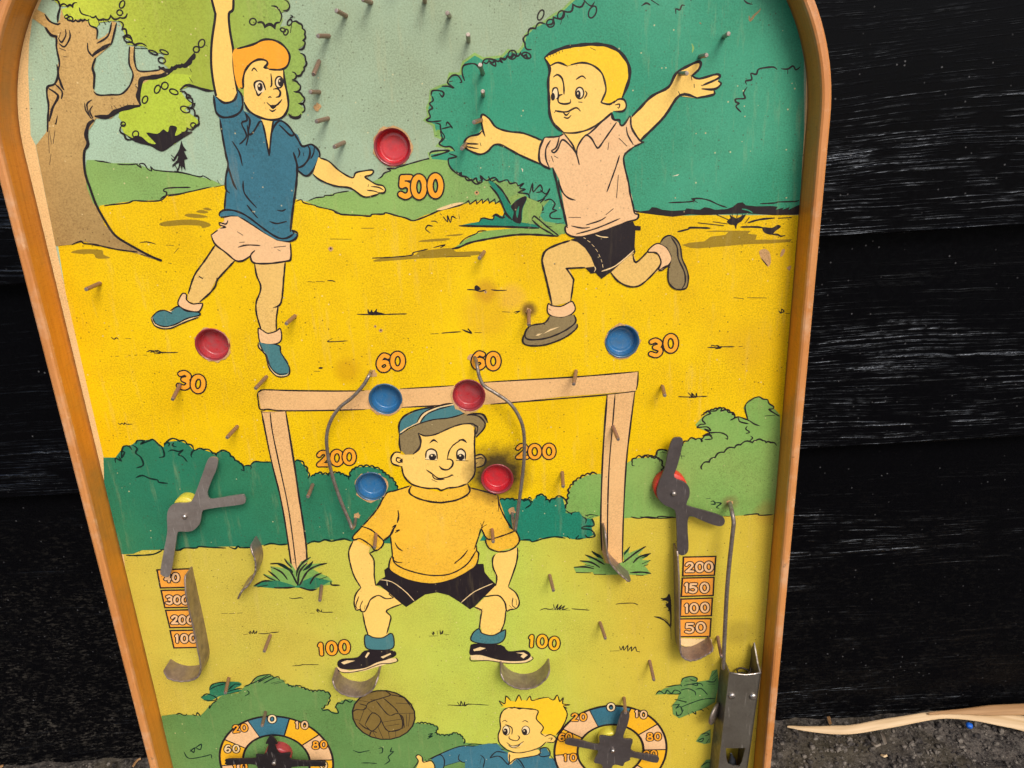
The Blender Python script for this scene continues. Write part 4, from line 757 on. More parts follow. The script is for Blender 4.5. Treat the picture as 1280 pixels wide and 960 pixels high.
# ---------------------------------------------------------------- materials of the fittings
def mat_rail(name, c1, c2, edge):
    b = NB(name); uv = b.n('UVMap').outputs[0]
    v = b.n('Mapping', inp={'Vector': uv, 'Scale': (1, 1, 1), 'Rotation': (0, 0, 0)}).outputs[0]
    vg = b.n('Mapping', inp={'Vector': uv, 'Scale': (7, 160, 1)}).outputs[0]
    vd = b.n('Mapping', inp={'Vector': uv, 'Scale': (420, 60, 1), 'Rotation': (0, 0, .55)}).outputs[0]
    g = b.noise(vg, 3, 5, .6, .6); d = b.noise(vd, 3, 3, .6); blot = b.noise(v, 9, 4, .6)
    col = b.mix(b.ramp(blot, .34, .68), lin(c1), lin(c2))
    col = b.mix(b.ramp(g, .42, .72, 0, .45), col, b.mix(1, col, (.62, .5, .36, 1), 'MULTIPLY'))
    col = b.mix(b.ramp(d, .52, .75, 0, .38 if not edge else .15), col, b.mix(1, col, (.58, .46, .34, 1), 'MULTIPLY'))
    wear = b.noise(v, 120, 5, .7)
    col = b.mix(b.ramp(wear, .60, .74, 0, .75 if edge else .3), col, lin((236, 196, 150) if edge else (232, 176, 92)))
    col = b.mix(b.ramp(b.noise(v, 190, 3, .6), .68, .74, 0, .7 if edge else .45), col, lin((92, 60, 34)))
    if not edge:
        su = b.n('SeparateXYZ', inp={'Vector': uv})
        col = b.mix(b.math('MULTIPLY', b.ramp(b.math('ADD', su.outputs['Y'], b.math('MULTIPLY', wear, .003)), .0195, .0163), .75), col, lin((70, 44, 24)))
        col = b.mix(b.ramp(b.noise(v, 26, 4, .7), .50, .68, 0, .45), col, lin((150, 112, 52)))
    else: col = b.mix(b.ramp(b.noise(v, 34, 5, .75), .50, .66, 0, .55), col, lin((216, 176, 140)))
    b.bump(b.math('ADD', b.math('MULTIPLY', d, .5), b.math('ADD', g, wear)), .25, .0006)
    return b.out(col, b.ramp(blot, .3, .7, .32, .5), 0, .5, .15)
RAIL_IN = mat_rail('varnished_rail', (218, 136, 38), (200, 126, 38), False)
RAIL_TOP = mat_rail('worn_rail_edge', (214, 148, 88), (198, 126, 62), True)
def mat_metal(name, c, c2, rough=.42, metal=.85, rust=.3, sc_=1.0):
    b = NB(name); v = b.coord()
    n1 = b.noise(v, 170 * sc_, 4, .65); n2 = b.noise(v, 900 * sc_, 3, .6)
    col = b.mix(b.ramp(n1, .4, .65), lin(c), lin(c2)); col = b.mix(b.ramp(n2, .55, .75, 0, rust), col, lin((92, 58, 40)))
    col = b.mix(b.ramp(b.noise(v, 60 * sc_, 5, .7), .42, .66, 0, .5), col, b.mix(1, col, (.55, .5, .47, 1), 'MULTIPLY'))
    vs2 = b.n('Mapping', inp={'Vector': v, 'Scale': (900, 60, 300), 'Rotation': (0, 0, .5)}).outputs[0]
    col = b.mix(b.ramp(b.noise(vs2, 1, 3, .7), .62, .74, 0, .5), col, lin((206, 198, 190)))
    m_ = b.ramp(n1, .45, .7, metal, metal * .6)
    b.bump(n2, .25, .0003)
    b.set(b.p, 'Metallic', m_); b.out(col, b.ramp(n1, .3, .7, rough, rough + .2), 0, .5); b.set(b.p, 'Metallic', m_); return b.m
M_PIN = mat_metal('rusty_pin', (176, 144, 124), (128, 92, 76), .32, .5, .5, 2.2)
M_PINS = mat_metal('bare_pin', (190, 180, 172), (140, 118, 100), .3, .8, .3, 2.2)
M_STEEL = mat_metal('dull_steel', (156, 147, 140), (134, 125, 118), .32, .5, .06)
M_DARK = mat_metal('dark_steel', (100, 92, 90), (84, 77, 76), .33, .5, .06)
M_BLACK = mat_metal('black_steel', (44, 38, 40), (30, 26, 28), .34, .2, .1)
M_WIRE = mat_metal('steel_wire', (166, 156, 146), (120, 106, 96), .25, .7, .25, 2)
M_STRIP = mat_metal('strip_steel', (168, 152, 144), (138, 122, 114), .30, .68, .18)
M_BOX = mat_metal('launcher_steel', (122, 116, 106), (98, 92, 82), .34, .6, .15)
M_SHINE = mat_metal('bright_rivet', (214, 208, 200), (170, 160, 150), .2, .95, .1, 3)
def mat_paint(name, c, c2, rim):
    b = NB(name); v = b.coord(); n1 = b.noise(v, 260, 4, .65); n2 = b.noise(v, 1100, 3, .6)
    col = b.mix(b.ramp(n1, .4, .65), lin(c), lin(c2)); col = b.mix(b.ramp(n2, .62, .72, 0, .75), col, lin(rim)); col = b.mix(b.ramp(n1, .66, .76, 0, .6), col, lin((110, 96, 90)))
    b.bump(n2, .15, .0004); return b.out(col, b.ramp(n1, .3, .7, .22, .42), 0, .5, .3)
P_RED = mat_paint('red_enamel', (196, 34, 44), (176, 40, 50), (206, 96, 92)); P_REDW = mat_paint('worn_red_enamel', (182, 52, 58), (168, 72, 76), (120, 92, 90)); P_BLUE = mat_paint('blue_enamel', (42, 108, 158), (56, 106, 146), (120, 146, 162))
P_RRIM = mat_paint('chipped_red_rim', (148, 44, 50), (128, 50, 54), (86, 62, 60)); P_BRIM = mat_paint('chipped_blue_rim', (44, 88, 120), (58, 88, 108), (84, 92, 98))
P_REDCAP = mat_paint('red_cap_paint', (206, 58, 40), (196, 50, 36), (160, 70, 50)); P_YELCAP = mat_paint('yellow_cap_paint', (214, 200, 66), (204, 186, 50), (190, 170, 80)); P_PINKCAP = mat_paint('pink_cap_paint', (166, 58, 62), (150, 50, 54), (130, 70, 66))

# ---------------------------------------------------------------- rail
prof = [(0, -BACK), (0, .0150), (.0005, .0164), (.0014, .0170), (.0038, .0169), (.0047, .0163), (RT, .0150), (RT, -BACK)]
ip = outline(0, 72); ip = [ip[0]] + [(ip[0][0], ip[0][1] + (ip[1][1] - ip[0][1]) * k / 16) for k in range(1, 16)] + ip[1:-1] + [(ip[-1][0], ip[-2][1] + (ip[-1][1] - ip[-2][1]) * k / 16) for k in range(1, 17)]
V, Fc, UV, MI = [], [], [], []
acc = 0; lens = [0]
for i in range(1, len(ip)): acc += math.hypot(ip[i][0] - ip[i - 1][0], ip[i][1] - ip[i - 1][1]); lens.append(acc)
pl = [0]
for i in range(1, len(prof)): pl.append(pl[-1] + math.hypot(prof[i][0] - prof[i - 1][0], prof[i][1] - prof[i - 1][1]))
for i, (x, y) in enumerate(ip):
    a = ip[max(0, i - 1)]; b = ip[min(len(ip) - 1, i + 1)]; d = Vector((b[0] - a[0], b[1] - a[1])).normalized(); nx, ny = -d.y, d.x
    for o_, z in prof: V.append((x + nx * o_, y + ny * o_, z))
np_ = len(prof)
for i in range(len(ip) - 1):
    for j in range(np_ - 1):
        Fc.append([i * np_ + j, (i + 1) * np_ + j, (i + 1) * np_ + j + 1, i * np_ + j + 1]); UV.append([(lens[i], pl[j]), (lens[i + 1], pl[j]), (lens[i + 1], pl[j + 1]), (lens[i], pl[j + 1])]); MI.append(1 if 1 <= j <= 5 else 0)
    Fc.append([i * np_ + np_ - 1, (i + 1) * np_ + np_ - 1, (i + 1) * np_, i * np_]); UV.append([(0, 0)] * 4); MI.append(0)
me = mesh('rim_rail', V, Fc, True); uvl = me.uv_layers.new(name='UVMap')
k = 0
for f in UV:
    for t in f: uvl.data[k].uv = t; k += 1
me.set_sharp_from_angle(angle=R_(28)); me.materials.append(RAIL_IN); me.materials.append(RAIL_TOP); me.polygons.foreach_set('material_index', MI)
obj('rim_rail', me, game)
V = [(XL - RT, YB - .012, -BACK), (XR + RT, YB - .012, -BACK), (XR + RT, YB, -BACK), (XL - RT, YB, -BACK)]; V += [(a, b, .0168) for a, b, c in V]
me = mesh('bottom_rail', V, [[0, 3, 2, 1], [4, 5, 6, 7], [0, 1, 5, 4], [1, 2, 6, 5], [2, 3, 7, 6], [3, 0, 4, 7]]); me.uv_layers.new(name='UVMap'); obj('bottom_rail', me, game, mats=RAIL_IN)

# ---------------------------------------------------------------- scoring cups
def lathe(prof, n=40):
    V, Fc = [], []
    for r, z in prof:
        for i in range(n): a = i / n * 6.283185; V.append((r * math.cos(a), r * math.sin(a), z))
    for j in range(len(prof) - 1):
        for i in range(n): Fc.append([j * n + i, j * n + (i + 1) % n, (j + 1) * n + (i + 1) % n, (j + 1) * n + i])
    Fc.append([(len(prof) - 1) * n + i for i in range(n)]); return V, Fc
cv, cf = lathe([(CR * 1.0, -.001), (CR * 1.05, .0001), (CR * 1.055, .0003), (CR * 1.03, .0006), (CR * .985, .0006), (CR * .93, .0002), (CR * .885, -.0008), (CR * .86, -.0035), (CR * .82, -.0048), (CR * .74, -.0052), (CR * .66, -.0049), (CR * .6, -.0050), (CR * .2, -.0050)])
for i, (px, py, c, l) in enumerate(CUPS):
    o = obj('scoring_cup', mesh('scoring_cup', cv, cf, True), game, mats={'red': P_REDW if i in (1, 4) else P_RED, 'blue': P_BLUE}[c]); p = B3(px, py); o.location = (p.x, p.y, 0); o.rotation_euler = (R_((-1.5, 2, 1, -2, 1.5, 2, -1)[i]), R_((1, -2, 2, 1.5, -1, 2, 2)[i]), i * 1.3); o['label'] = l
    o.data.materials.append(P_RRIM if c == 'red' else P_BRIM)
    for f_ in o.data.polygons:
        if math.hypot(f_.center.x, f_.center.y) > CR * .90: f_.material_index = 1

# ---------------------------------------------------------------- pins
PINH = .0145; PR = .00104
pv_, pf_ = lathe([(PR, -.06), (PR, .90), (PR * .85, .97), (PR * .45, 1.0)], 12)
PIN_ME = mesh('pin', pv_, pf_, True); PIN_ME.materials.append(M_PIN); PIN_ME.materials.append(M_PINS)
for f_ in PIN_ME.polygons:
    if f_.center.z > .95: f_.material_index = 1
PIN_ME2 = mesh('pin', pv_, pf_, True); PIN_ME2.materials.append(M_PINS)
PINS = """432.5 19.7 420 13;411 45 397 45;398.7 77 391.6 93.7;399 115 387.5 114.8;410 148 395 152;430 178 417.5 184;464 3 453 -1;531 2 530 -5;562 20 559 16;585.6 51 585 43;603.4 92 600 80.6;604 119 603.4 114;601.5 150 592 153;582 180 577 186;605 315 599 323;905 46 911 42;875 70.5 883.5 69;850 92 859 91.5;125 354 107 362;368.7 395 357.5 405;333 471 319 486;225 481 215.5 500;296.6 533 283.4 547.5;661 388 661 407;720 464 717 481;828 483 831 495;766 533 773 550;702.7 590.6 704 609;391 605.6 384.7 621.6;470 667 468 685;615 661.5 616.6 678;402 732 399.7 751.5;338 794 330 815;687 719 692 739;750 778 757 799;812 826 817.5 851;286 847.5 281.6 867;332 889.7 327.5 908;780 872 782 892;897 796 902 822;497 -30 492 -38;660 -35 663 -42;760 -40 768 -48;700 -90 705 -97"""
for k, t in enumerate(PINS.split(';')):
    a = [float(x) for x in t.split()]; b = B3(a[0], a[1]); e = B3(a[2], a[3], PINH)
    d = e - b
    if d.length > .0185: d = d * (.0185 / d.length)
    o = obj('pin', PIN_ME2 if k in (8, 9, 10, 11, 15, 16, 17) else PIN_ME, game); o.location = b; o.rotation_euler = d.to_track_quat('Z', 'Y').to_euler(); o.scale = (1, 1, d.length)

# ---------------------------------------------------------------- wires
def tube(pts, r, n=10):
    V, Fc = [], []; up = Vector((0, 0, 1)); m = len(pts)
    for i, p in enumerate(pts):
        d = (pts[min(i + 1, m - 1)] - pts[max(i - 1, 0)]).normalized(); s = d.cross(up)
        if s.length < .1: s = d.cross(Vector((0, 1, .3)))
        s.normalize(); u = s.cross(d).normalized()
        for j in range(n): a = j / n * 6.28319; V.append(p + s * r * math.cos(a) + u * r * math.sin(a))
    for i in range(m - 1):
        for j in range(n): Fc.append([i * n + j, i * n + (j + 1) % n, (i + 1) * n + (j + 1) % n, (i + 1) * n + j])
    Fc += [list(range(n)), [(m - 1) * n + j for j in range(n)]]; return V, Fc
def sp3(p, n=5):
    q = []
    for i in range(len(p) - 1):
        a, b, c, d = p[max(0, i - 1)], p[i], p[i + 1], p[min(len(p) - 1, i + 2)]
        for k in range(n):
            t = k / n; q.append(.5 * (2 * b + (c - a) * t + (2 * a - 5 * b + 4 * c - d) * t * t + (3 * b - a - 3 * c + d) * t ** 3))
    return q + [p[-1]]
def wire(name, s, label, r=.00098):
    P = [B3(*[float(x) for x in t.split()]) for t in s.split(';')]
    v, f = tube(sp3(P), r); o = obj(name, mesh(name, v, f, True), game, mats=M_WIRE); o['label'] = label
wire('wire_guide', "464 463 -.003;463 466 .004;461 470 .009;453 483 .010;440 497 .010;424 510 .010;413 527 .010;408.5 545 .010;409.5 566 .010;415 593 .010;426 626 .010;437 652 .010;440 660 .0105;443 656 .007;445 646 -.002", 'bent wire guide left of the goalkeeper')
wire('wire_guide', "593 446 -.003;594.5 449 .004;596.5 458 .009;599 470 .010;605 482 .010;619 491 .010;635.6 502.5 .010;647 517.5 .010;654 536 .010;655.5 564 .010;653 596 .010;648.5 630 .010;645 655 .010;644 662 .0105;642 654 .006;640 637 -.002", 'bent wire guide right of the goalkeeper')
wire('wire_guide', "912 627 -.003;913 632 .005;915.5 643 .011;917 652 .0125;916.5 660 .013;912.5 696 .013;909 734 .013;906.5 780 .013;904.8 815 .013;904 836 .012", 'straight wire dividing off the ball lane', .00125)

# ---------------------------------------------------------------- standing sheet-metal strips
def strip(s, h, label, mat=None, th=.0010, cut=None):
    P = [Vector(B3(*[float(x) for x in t.split()])) for t in s.split(';')]; q = sp3(P, 6); n = len(q); V, Fc = [], []
    for i in range(n):
        d = (q[min(i + 1, n - 1)] - q[max(i - 1, 0)]).normalized(); s_ = Vector((-d.y, d.x, 0)) * th / 2
        hh = h
        e = min(i, n - 1 - i) / (n - 1)
        if cut: hh = h * (1 - cut * max(0, 1 - e * 8) ** 2)
        hh += .0002 * math.sin(i * 1.7)
        V += [q[i] - s_ + Vector((0, 0, -.0005)), q[i] + s_ + Vector((0, 0, -.0005)), q[i] + s_ + Vector((0, 0, hh)), q[i] - s_ + Vector((0, 0, hh))]
    for i in range(n - 1):
        for j in range(4): Fc.append([i * 4 + j, (i + 1) * 4 + j, (i + 1) * 4 + (j + 1) % 4, i * 4 + (j + 1) % 4])
    Fc += [[0, 1, 2, 3], [(n - 1) * 4 + j for j in (3, 2, 1, 0)]]
    bm = bmesh.new(); vv = [bm.verts.new(q_) for q_ in V]
    for f_ in Fc: bm.faces.new([vv[i_] for i_ in f_])
    o = obj('metal_strip', bm_mesh('metal_strip', bm), game, mats=mat or M_STRIP); o['label'] = label; md = o.modifiers.new('bevel', 'BEVEL'); md.width = .0003; md.segments = 2; md.limit_method = 'ANGLE'; md.angle_limit = R_(50)
    return o
strip("420 834;428 845.5;441 851.5;456 852;469 844.5;476 832", .0132, 'curved metal pocket under the left printed 100', cut=.25)
strip("625.5 826;632 834.5;643 841;655 843;669 840;680 831.5;686 823", .0132, 'curved metal pocket under the right printed 100', cut=.25)
strip("239.5 708;245 734;254 775;260 806;261 818;258 827;250 831.5;236 833;223 830;213 824", .0135, 'hooked metal strip beside the left score ladder', cut=.3)
strip("842.5 679;843.2 720;844 770;845 797;848 805;856 809;866 807.5;875 803;883 798;886 795", .0125, 'hooked metal strip beside the right score ladder', cut=.3)
strip("320 670;326 681;328 692.5;326.6 702;320 715;310.6 724;304 737.5", .0128, 'wavy metal strip beside the left goal post', cut=.3)
strip("753.7 653;755 675;759 689;768 700;776 707.5;785 715", .0128, 'wavy metal strip at the foot of the right goal post', cut=.3)

# ---------------------------------------------------------------- spinners
def plate(name, pts, o_, zt, th, mat, parent=game, k=K):
    O(o_[0], o_[1], k); p = spline(pp(pts), True, 4); p = ccw([(lambda b: (b.x, b.y))(B3(x, y, zt)) for x, y in p])
    bm = bmesh.new(); n = len(p)
    bot = [bm.verts.new((x, y, zt - th)) for x, y in p]; top = [bm.verts.new((x, y, zt)) for x, y in p]
    v2, f2 = cdt_fill(p);
    mp = [min(range(n), key=lambda i: (p[i][0] - q[0]) ** 2 + (p[i][1] - q[1]) ** 2) for q in v2]
    for f in f2:
        g = [mp[i] for i in f]
        if len(set(g)) == 3:
            try: bm.faces.new([top[i] for i in g]); bm.faces.new([bot[i] for i in g[::-1]])
            except ValueError: pass
    for i in range(n): bm.faces.new([bot[i], bot[(i + 1) % n], top[(i + 1) % n], top[i]])
    o = obj(name, bm_mesh(name, bm), parent, mats=mat); md = o.modifiers.new('bevel', 'BEVEL'); md.width = .00035; md.segments = 2; md.limit_method = 'ANGLE'; md.angle_limit = R_(50); return o
def disc(name, px, py, r, z0, z1, mat, parent, n=36, dome=.0006):
    c = B3(px, py, z1); v, f = lathe([(r, z0), (r, z1 - dome), (r * .93, z1), (r * .3, z1 + dome * .4)], n); o = obj(name, mesh(name, [(x + c.x, y + c.y, z) for x, y, z in v], f, True), parent, mats=mat); return o
def spinner(label, pts, o_, zt, mat, capc, capmat, capr, pivot):
    s = plate('spinner', pts, o_, zt, .0011, mat); s['label'] = label
    disc('cap_disc', capc[0], capc[1], capr, -.0003, zt - .0022, capmat, s)
    disc('pivot_pin', pivot[0], pivot[1], .00135, -.0003, zt + .0016, M_SHINE, s, 14, .0007)
spinner('three-armed steel spinner over the left bush with a pale yellow cap', "318 505 345 488 375 492 386 515 375 570 345 640 322 700 316 735 330 765 370 765 540 738 563 748 570 775 548 802 400 822 300 838 280 855 272 900 262 935 230 970 190 985 125 985 112 1010 105 1060 75 1245 50 1288 12 1276 3 1240 35 1060 48 980 46 880 62 825 105 797 185 793 215 772 250 690 290 580", (200, 480), .0085, M_STEEL, (231, 634), P_YELCAP, .0062, (230, 646.5))
spinner('three-armed dark spinner over the right bush with a red cap', "215 372 245 357 275 360 286 385 270 470 245 560 228 605 240 632 295 655 328 692 330 745 312 795 325 815 450 850 540 880 566 908 556 940 520 948 440 922 345 882 322 900 318 960 324 1095 305 1135 272 1142 250 1112 245 980 238 860 215 830 165 808 122 765 112 715 128 655 165 560 188 450", (800, 480), .0085, M_DARK, (838.5, 611), P_REDCAP, .0094, (842.7, 617.8))
spinner('black arrow spinner with two arms on the left dial', "640 872 700 870 722 805 703 798 740 745 784 798 766 805 795 866 868 862 878 906 1088 918 1097 932 1088 950 880 955 872 1012 768 1014 765 1110 738 1125 714 1110 712 1012 645 1010 638 940 450 940 437 921 450 903 630 898", (200, 780), .0085, M_BLACK, (346, 949), P_PINKCAP, .0086, (342, 955))
spinner('four-armed dark spinner on the right dial with a yellow cap', "800 748 888 752 912 690 938 605 965 578 997 600 985 670 955 762 1018 774 1012 848 1150 875 1190 888 1190 915 1160 925 1015 890 1000 908 965 925 950 948 885 945 862 1062 832 1078 810 1050 816 945 760 922 788 850 740 836 585 806 568 785 590 765 660 775 788 805", (600, 780), .0085, M_DARK, (763, 928), P_YELCAP, .0076, (766.3, 939.7))

# ---------------------------------------------------------------- ball launcher housing (folded sheet steel)
H = .0165
tl, tr, bl, br = B3(913, 841, H), B3(951.3, 841, H), B3(899.5, 960, H), B3(934.5, 960, H)
def quad_pt(u, v): return (tl * (1 - u) + tr * u) * (1 - v) + (bl * (1 - u) + br * u) * v
VB = 1.30
c0, c1 = quad_pt(0, 0), quad_pt(1, 0); d0, d1 = quad_pt(0, VB), quad_pt(1, VB)
fr = [c0, quad_pt(.5, .02), c1, d1, d0]
O(860, 800, 1 / 6)
hole = [(lambda b: (b.x, b.y))(B3(x, y, H)) for x, y in pp("284 812 430 810 418 860 402 920 385 948 340 945 300 930 287 880")]
v2, f2 = cdt_fill([(p.x, p.y) for p in fr], [hole])
V = [(x, y, H) for x, y in v2]; Fc = [f for f in f2]
n = len(V)
def wallq(a, b):
    global V, Fc
    i = len(V); V += [(a.x, a.y, H), (b.x, b.y, H), (b.x, b.y, .0003), (a.x, a.y, .0003)]; Fc.append([i, i + 1, i + 2, i + 3])
wallq(c0, d0); wallq(c1, d1)
# side cheeks run up past the front plate
e = B3(944, 816, .004); i = len(V); V += [(c1.x, c1.y, H), (c1.x, c1.y, .0003), (c1.x - .0002, c1.y + .004, .0003), (c1.x - .0006, c1.y + .0125, .0045), (c1.x - .0002, c1.y + .003, .012)]; Fc.append([i, i + 1, i + 2, i + 3, i + 4])
me = mesh('ball_launcher', V, Fc); lau = obj('ball_launcher', me, game, mats=M_BOX); lau['label'] = 'folded steel ball launcher housing at the end of the lane'
md = lau.modifiers.new('thick', 'SOLIDIFY'); md.thickness = .0008; md.offset = -1
for px, py in ((915.5, 870.8), (941.8, 871.5)): disc('rivet', px, py, .0020, H - .0002, H + .0011, M_SHINE, lau, 18, .0009)
pa, pb = B3(914, 942, .008), B3(918, 985, .008)
v, f = tube([pa, pa.lerp(pb, .2), pa.lerp(pb, .6), pb, pb + (pb - pa)], .0042, 16)
v = [(pa + (Vector(p) - pa) * 1.0) for p in v]
for j in range(16): v[j] = pa + (v[j] - pa) * .15
for j in range(16, 32): v[j] = pa.lerp(pb, .2) + (v[j] - pa.lerp(pb, .2)) * .6
obj('plunger', mesh('plunger', v, f, True), lau, mats=mat_metal('plunger_steel', (130, 138, 150), (92, 98, 108), .3, .8, .1))
# little disc catch standing out of the housing's left cheek
cc = B3(894, 893, .009); v, f = lathe([(.0, -.0008), (.0072, -.0008), (.0075, 0), (.0072, .0008), (.003, .0009)], 30)
o = obj('disc_catch', mesh('disc_catch', v, f, True), lau, mats=M_WIRE); o.location = (cc.x, cc.y, .0082); o.rotation_euler = (R_(14), R_(48), R_(10))
v, f = tube([c0 + Vector((0, .0001, 0)), quad_pt(.25, .012) , quad_pt(.5, .02), quad_pt(.75, .012), c1 + Vector((0, .0001, 0))], .00055, 8); obj('front_lip', mesh('front_lip', v, f, True), lau, mats=M_SHINE)
# ball lane end spring, seen in the mouth of the housing
q = [B3(930, 836, .004) + Vector((.0042 * math.cos(t * .7), -.0004 * t, .0042 * math.sin(t * .7))) for t in range(60)]
v, f = tube(q, .0006, 6); obj('spring', mesh('spring', v, f, True), lau, mats=M_DARK)
# ================================================================ black plank wall
def mat_plank(seed, zb, zt):
    b = NB('black_tarred_plank'); tc = b.n('TexCoord').outputs['Object']
    mp = b.n('Mapping', inp={'Vector': tc, 'Location': (seed * 3.1, 0, seed * 1.7)}).outputs[0]
    def warped(sc_, amt):
        warp = b.n('TexNoise', inp={'Vector': b.n('Mapping', inp={'Vector': mp, 'Scale': sc_}).outputs[0], 'Scale': 1.0, 'Detail': 2.0})
        d1 = b.n('VectorMath', operation='SUBTRACT'); b.set(d1, 0, warp.outputs['Color']); b.set(d1, 1, (.5, .5, .5))
        d2 = b.n('VectorMath', operation='MULTIPLY'); b.set(d2, 0, d1.outputs[0]); b.set(d2, 1, (0, 0, amt)); return d2.outputs[0]
    ad = b.n('VectorMath', operation='ADD'); b.set(ad, 0, mp); b.set(ad, 1, warped((2.2, 1, 7), .05))
    ad2 = b.n('VectorMath', operation='ADD'); b.set(ad2, 0, ad.outputs[0]); b.set(ad2, 1, warped((40, 1, 60), .0016))
    P = ad2.outputs[0]
    def layer(sx, sz, lo, hi, off):
        g = b.n('Mapping', inp={'Vector': P, 'Scale': (sx, 1, sz), 'Location': (off, off * 2, off * 3)}).outputs[0]
        return b.ramp(b.noise(g, 1, 2, .55), lo, hi)
    sep = b.n('SeparateXYZ', inp={'Vector': tc})
    zone = layer(2.0, 15, .42 - .08 * (seed == 2), .62 - .08 * (seed == 2), 1.3); zone2 = layer(3.2, 30, .40, .58, 4.1)
    edge = b.ramp(sep.outputs['Z'], zb + .075, zb + .003); under = b.ramp(sep.outputs['Z'], zt - .006, zt - .030)
    zone = b.math('MULTIPLY', b.math('MINIMUM', b.math('ADD', b.math('MULTIPLY', zone, zone2), b.math('MULTIPLY', edge, .6)), 1.0), under)
    zone = b.math('MULTIPLY', b.ramp(zone, 0, 1, .16, 1), under)
    glit = layer(150, 420, .36, .60, 9.0)
    coarse = b.math('MULTIPLY', layer(7, 470, .55, .68, 0), layer(26, 170, .42, .60, 2.2))
    fine = b.math('MULTIPLY', layer(12, 950, .50, .64, 5.5), layer(30, 120, .38, .60, 6.1))
    rid = b.math('MULTIPLY', b.math('ADD', b.math('MULTIPLY', coarse, .9), b.math('MULTIPLY', fine, .5)), b.math('MULTIPLY', zone, b.ramp(glit, 0, 1, .25, 1)))
    h = b.math('ADD', rid, b.math('MULTIPLY', b.noise(mp, 1100, 2), .02))
    b.bump(h, .85 if seed else .65, .0011)
    sp = b.n('TexVoronoi', inp={'Vector': mp, 'Scale': 260.0}); sc_ = b.n('SeparateColor', inp={'Color': sp.outputs['Color']})
    dot = b.math('MULTIPLY', b.ramp(sp.outputs['Distance'], .16, .08), b.ramp(sc_.outputs[0], .80, .83))
    low = b.math('MULTIPLY', b.ramp(sep.outputs['Z'], .24, .02), b.ramp(sep.outputs['X'], .0, -.28, .22, 1))
    dust = b.math('MULTIPLY', b.math('MULTIPLY', b.ramp(b.noise(b.n('Mapping', inp={'Vector': P, 'Scale': (.45, 1, 1.2)}).outputs[0], 460, 4, .8), .52, .66), b.ramp(b.noise(mp, 42, 4, .75), .36, .64)), low)
    col = b.mix(b.math('MULTIPLY', dot, b.ramp(sc_.outputs[1], 0, 1, .03, .38)), lin((7, 7, 9)), lin((140, 140, 142))); col = b.mix(b.math('MULTIPLY', dust, .42), col, lin((120, 114, 104)))
    rg = b.ramp(b.noise(mp, 300, 3, .6), .3, .7, .18, .34)
    b.set(b.p, 'Specular Tint', (.78, .87, 1, 1))
    return b.out(col, rg, 0, b.ramp(rid, .02, .35, .06, .66 if seed else .50))
wall = bpy.data.objects.new('plank_wall', None); COL.objects.link(wall); tag(wall, 'black painted wall of wide horizontal wood planks behind the game', 'wall')
z1 = wallpt(1040, 298).z; z2 = wallpt(1040, 561).z; STEP = .0120
levels = [(-.02, z2), (z2, z1), (z1, z1 + .142), (z1 + .142, z1 + .285)]
def plank(zb, zt, k, last):
    nx = 60; V, Fc = [], []; ov = .02; r = random.Random(k)
    pr = [(.03, zb), (.0012, zb), (0.0, zb + .0015), (STEP, zt), (STEP * 1.15, zt + ov), (.03, zt + ov)]
    ph = r.random() * 9
    for i in range(nx + 1):
        x = -1.5 + 3.0 * i / nx; wob = .0009 * math.sin(x * 5 + ph) + .0006 * math.sin(x * 13 + ph * 2)
        for j, (y, z) in enumerate(pr): V.append((x, y, z + (wob if j in (0, 1, 2) and k else 0)))
    n = len(pr)
    for i in range(nx):
        for j in range(n): Fc.append([i * n + j, i * n + (j + 1) % n, (i + 1) * n + (j + 1) % n, (i + 1) * n + j])
    Fc += [list(range(n)), [nx * n + j for j in range(n)]]
    bm = bmesh.new(); vs_ = [bm.verts.new(v) for v in V]
    for f in Fc: bm.faces.new([vs_[i] for i in f])
    o = obj('plank', bm_mesh('plank', bm), wall, mats=mat_plank(k, zb, zt)); return o
for k, (a, b) in enumerate(levels): plank(a, b, k, False)

# ================================================================ ground
from mathutils import noise as mn
b = NB('dark_damp_ground'); v = b.coord()
n1 = b.noise(v, 85, 6, .75); n2 = b.noise(v, 420, 4, .7); n3 = b.noise(v, 14, 3, .6)
col = b.mix(b.ramp(n1, .40, .62), lin((34, 30, 29)), lin((98, 90, 82))); col = b.mix(b.ramp(n2, .5, .72, 0, .8), col, lin((116, 110, 100))); col = b.mix(b.ramp(n2, .45, .3, 0, .8), col, lin((26, 23, 22)))
col = b.mix(b.ramp(n3, .48, .62, 0, .45), col, lin((70, 62, 40)))
b.bump(b.math('ADD', n1, b.math('MULTIPLY', n2, .6)), .8, .003); M_GROUND = b.out(col, .85, 0, .3)
V, Fc = [], []; nx, ny = 260, 90; x0, x1, y0, y1 = -.75, .85, -.42, .03
def gh(x, y): return .0035 * mn.noise(Vector((x * 18, y * 18, 0))) + .0034 * mn.noise(Vector((x * 60, y * 60, 3))) + .0012 * mn.noise(Vector((x * 160, y * 160, 7)))
for j in range(ny + 1):
    for i in range(nx + 1):
        x = x0 + (x1 - x0) * i / nx; y = y0 + (y1 - y0) * j / ny; e = min(i, nx - i, j, 99) / 12; V.append((x, y, gh(x, y) * min(1, e) - .001 + (-.002 if e < .05 else 0)))
for j in range(ny):
    for i in range(nx): a = j * (nx + 1) + i; Fc.append([a, a + 1, a + nx + 2, a + nx + 1])
n0 = len(V); BIG = 12
V += [(-BIG, -BIG, -.004), (BIG, -BIG, -.004), (BIG, .03, -.004), (-BIG, .03, -.004), (x0, y0, -.003), (x1, y0, -.003), (x1, .03, -.004), (x0, .03, -.004)]
Fc += [[n0, n0 + 1, n0 + 5, n0 + 4], [n0 + 1, n0 + 2, n0 + 6, n0 + 5], [n0, n0 + 4, n0 + 7, n0 + 3]]
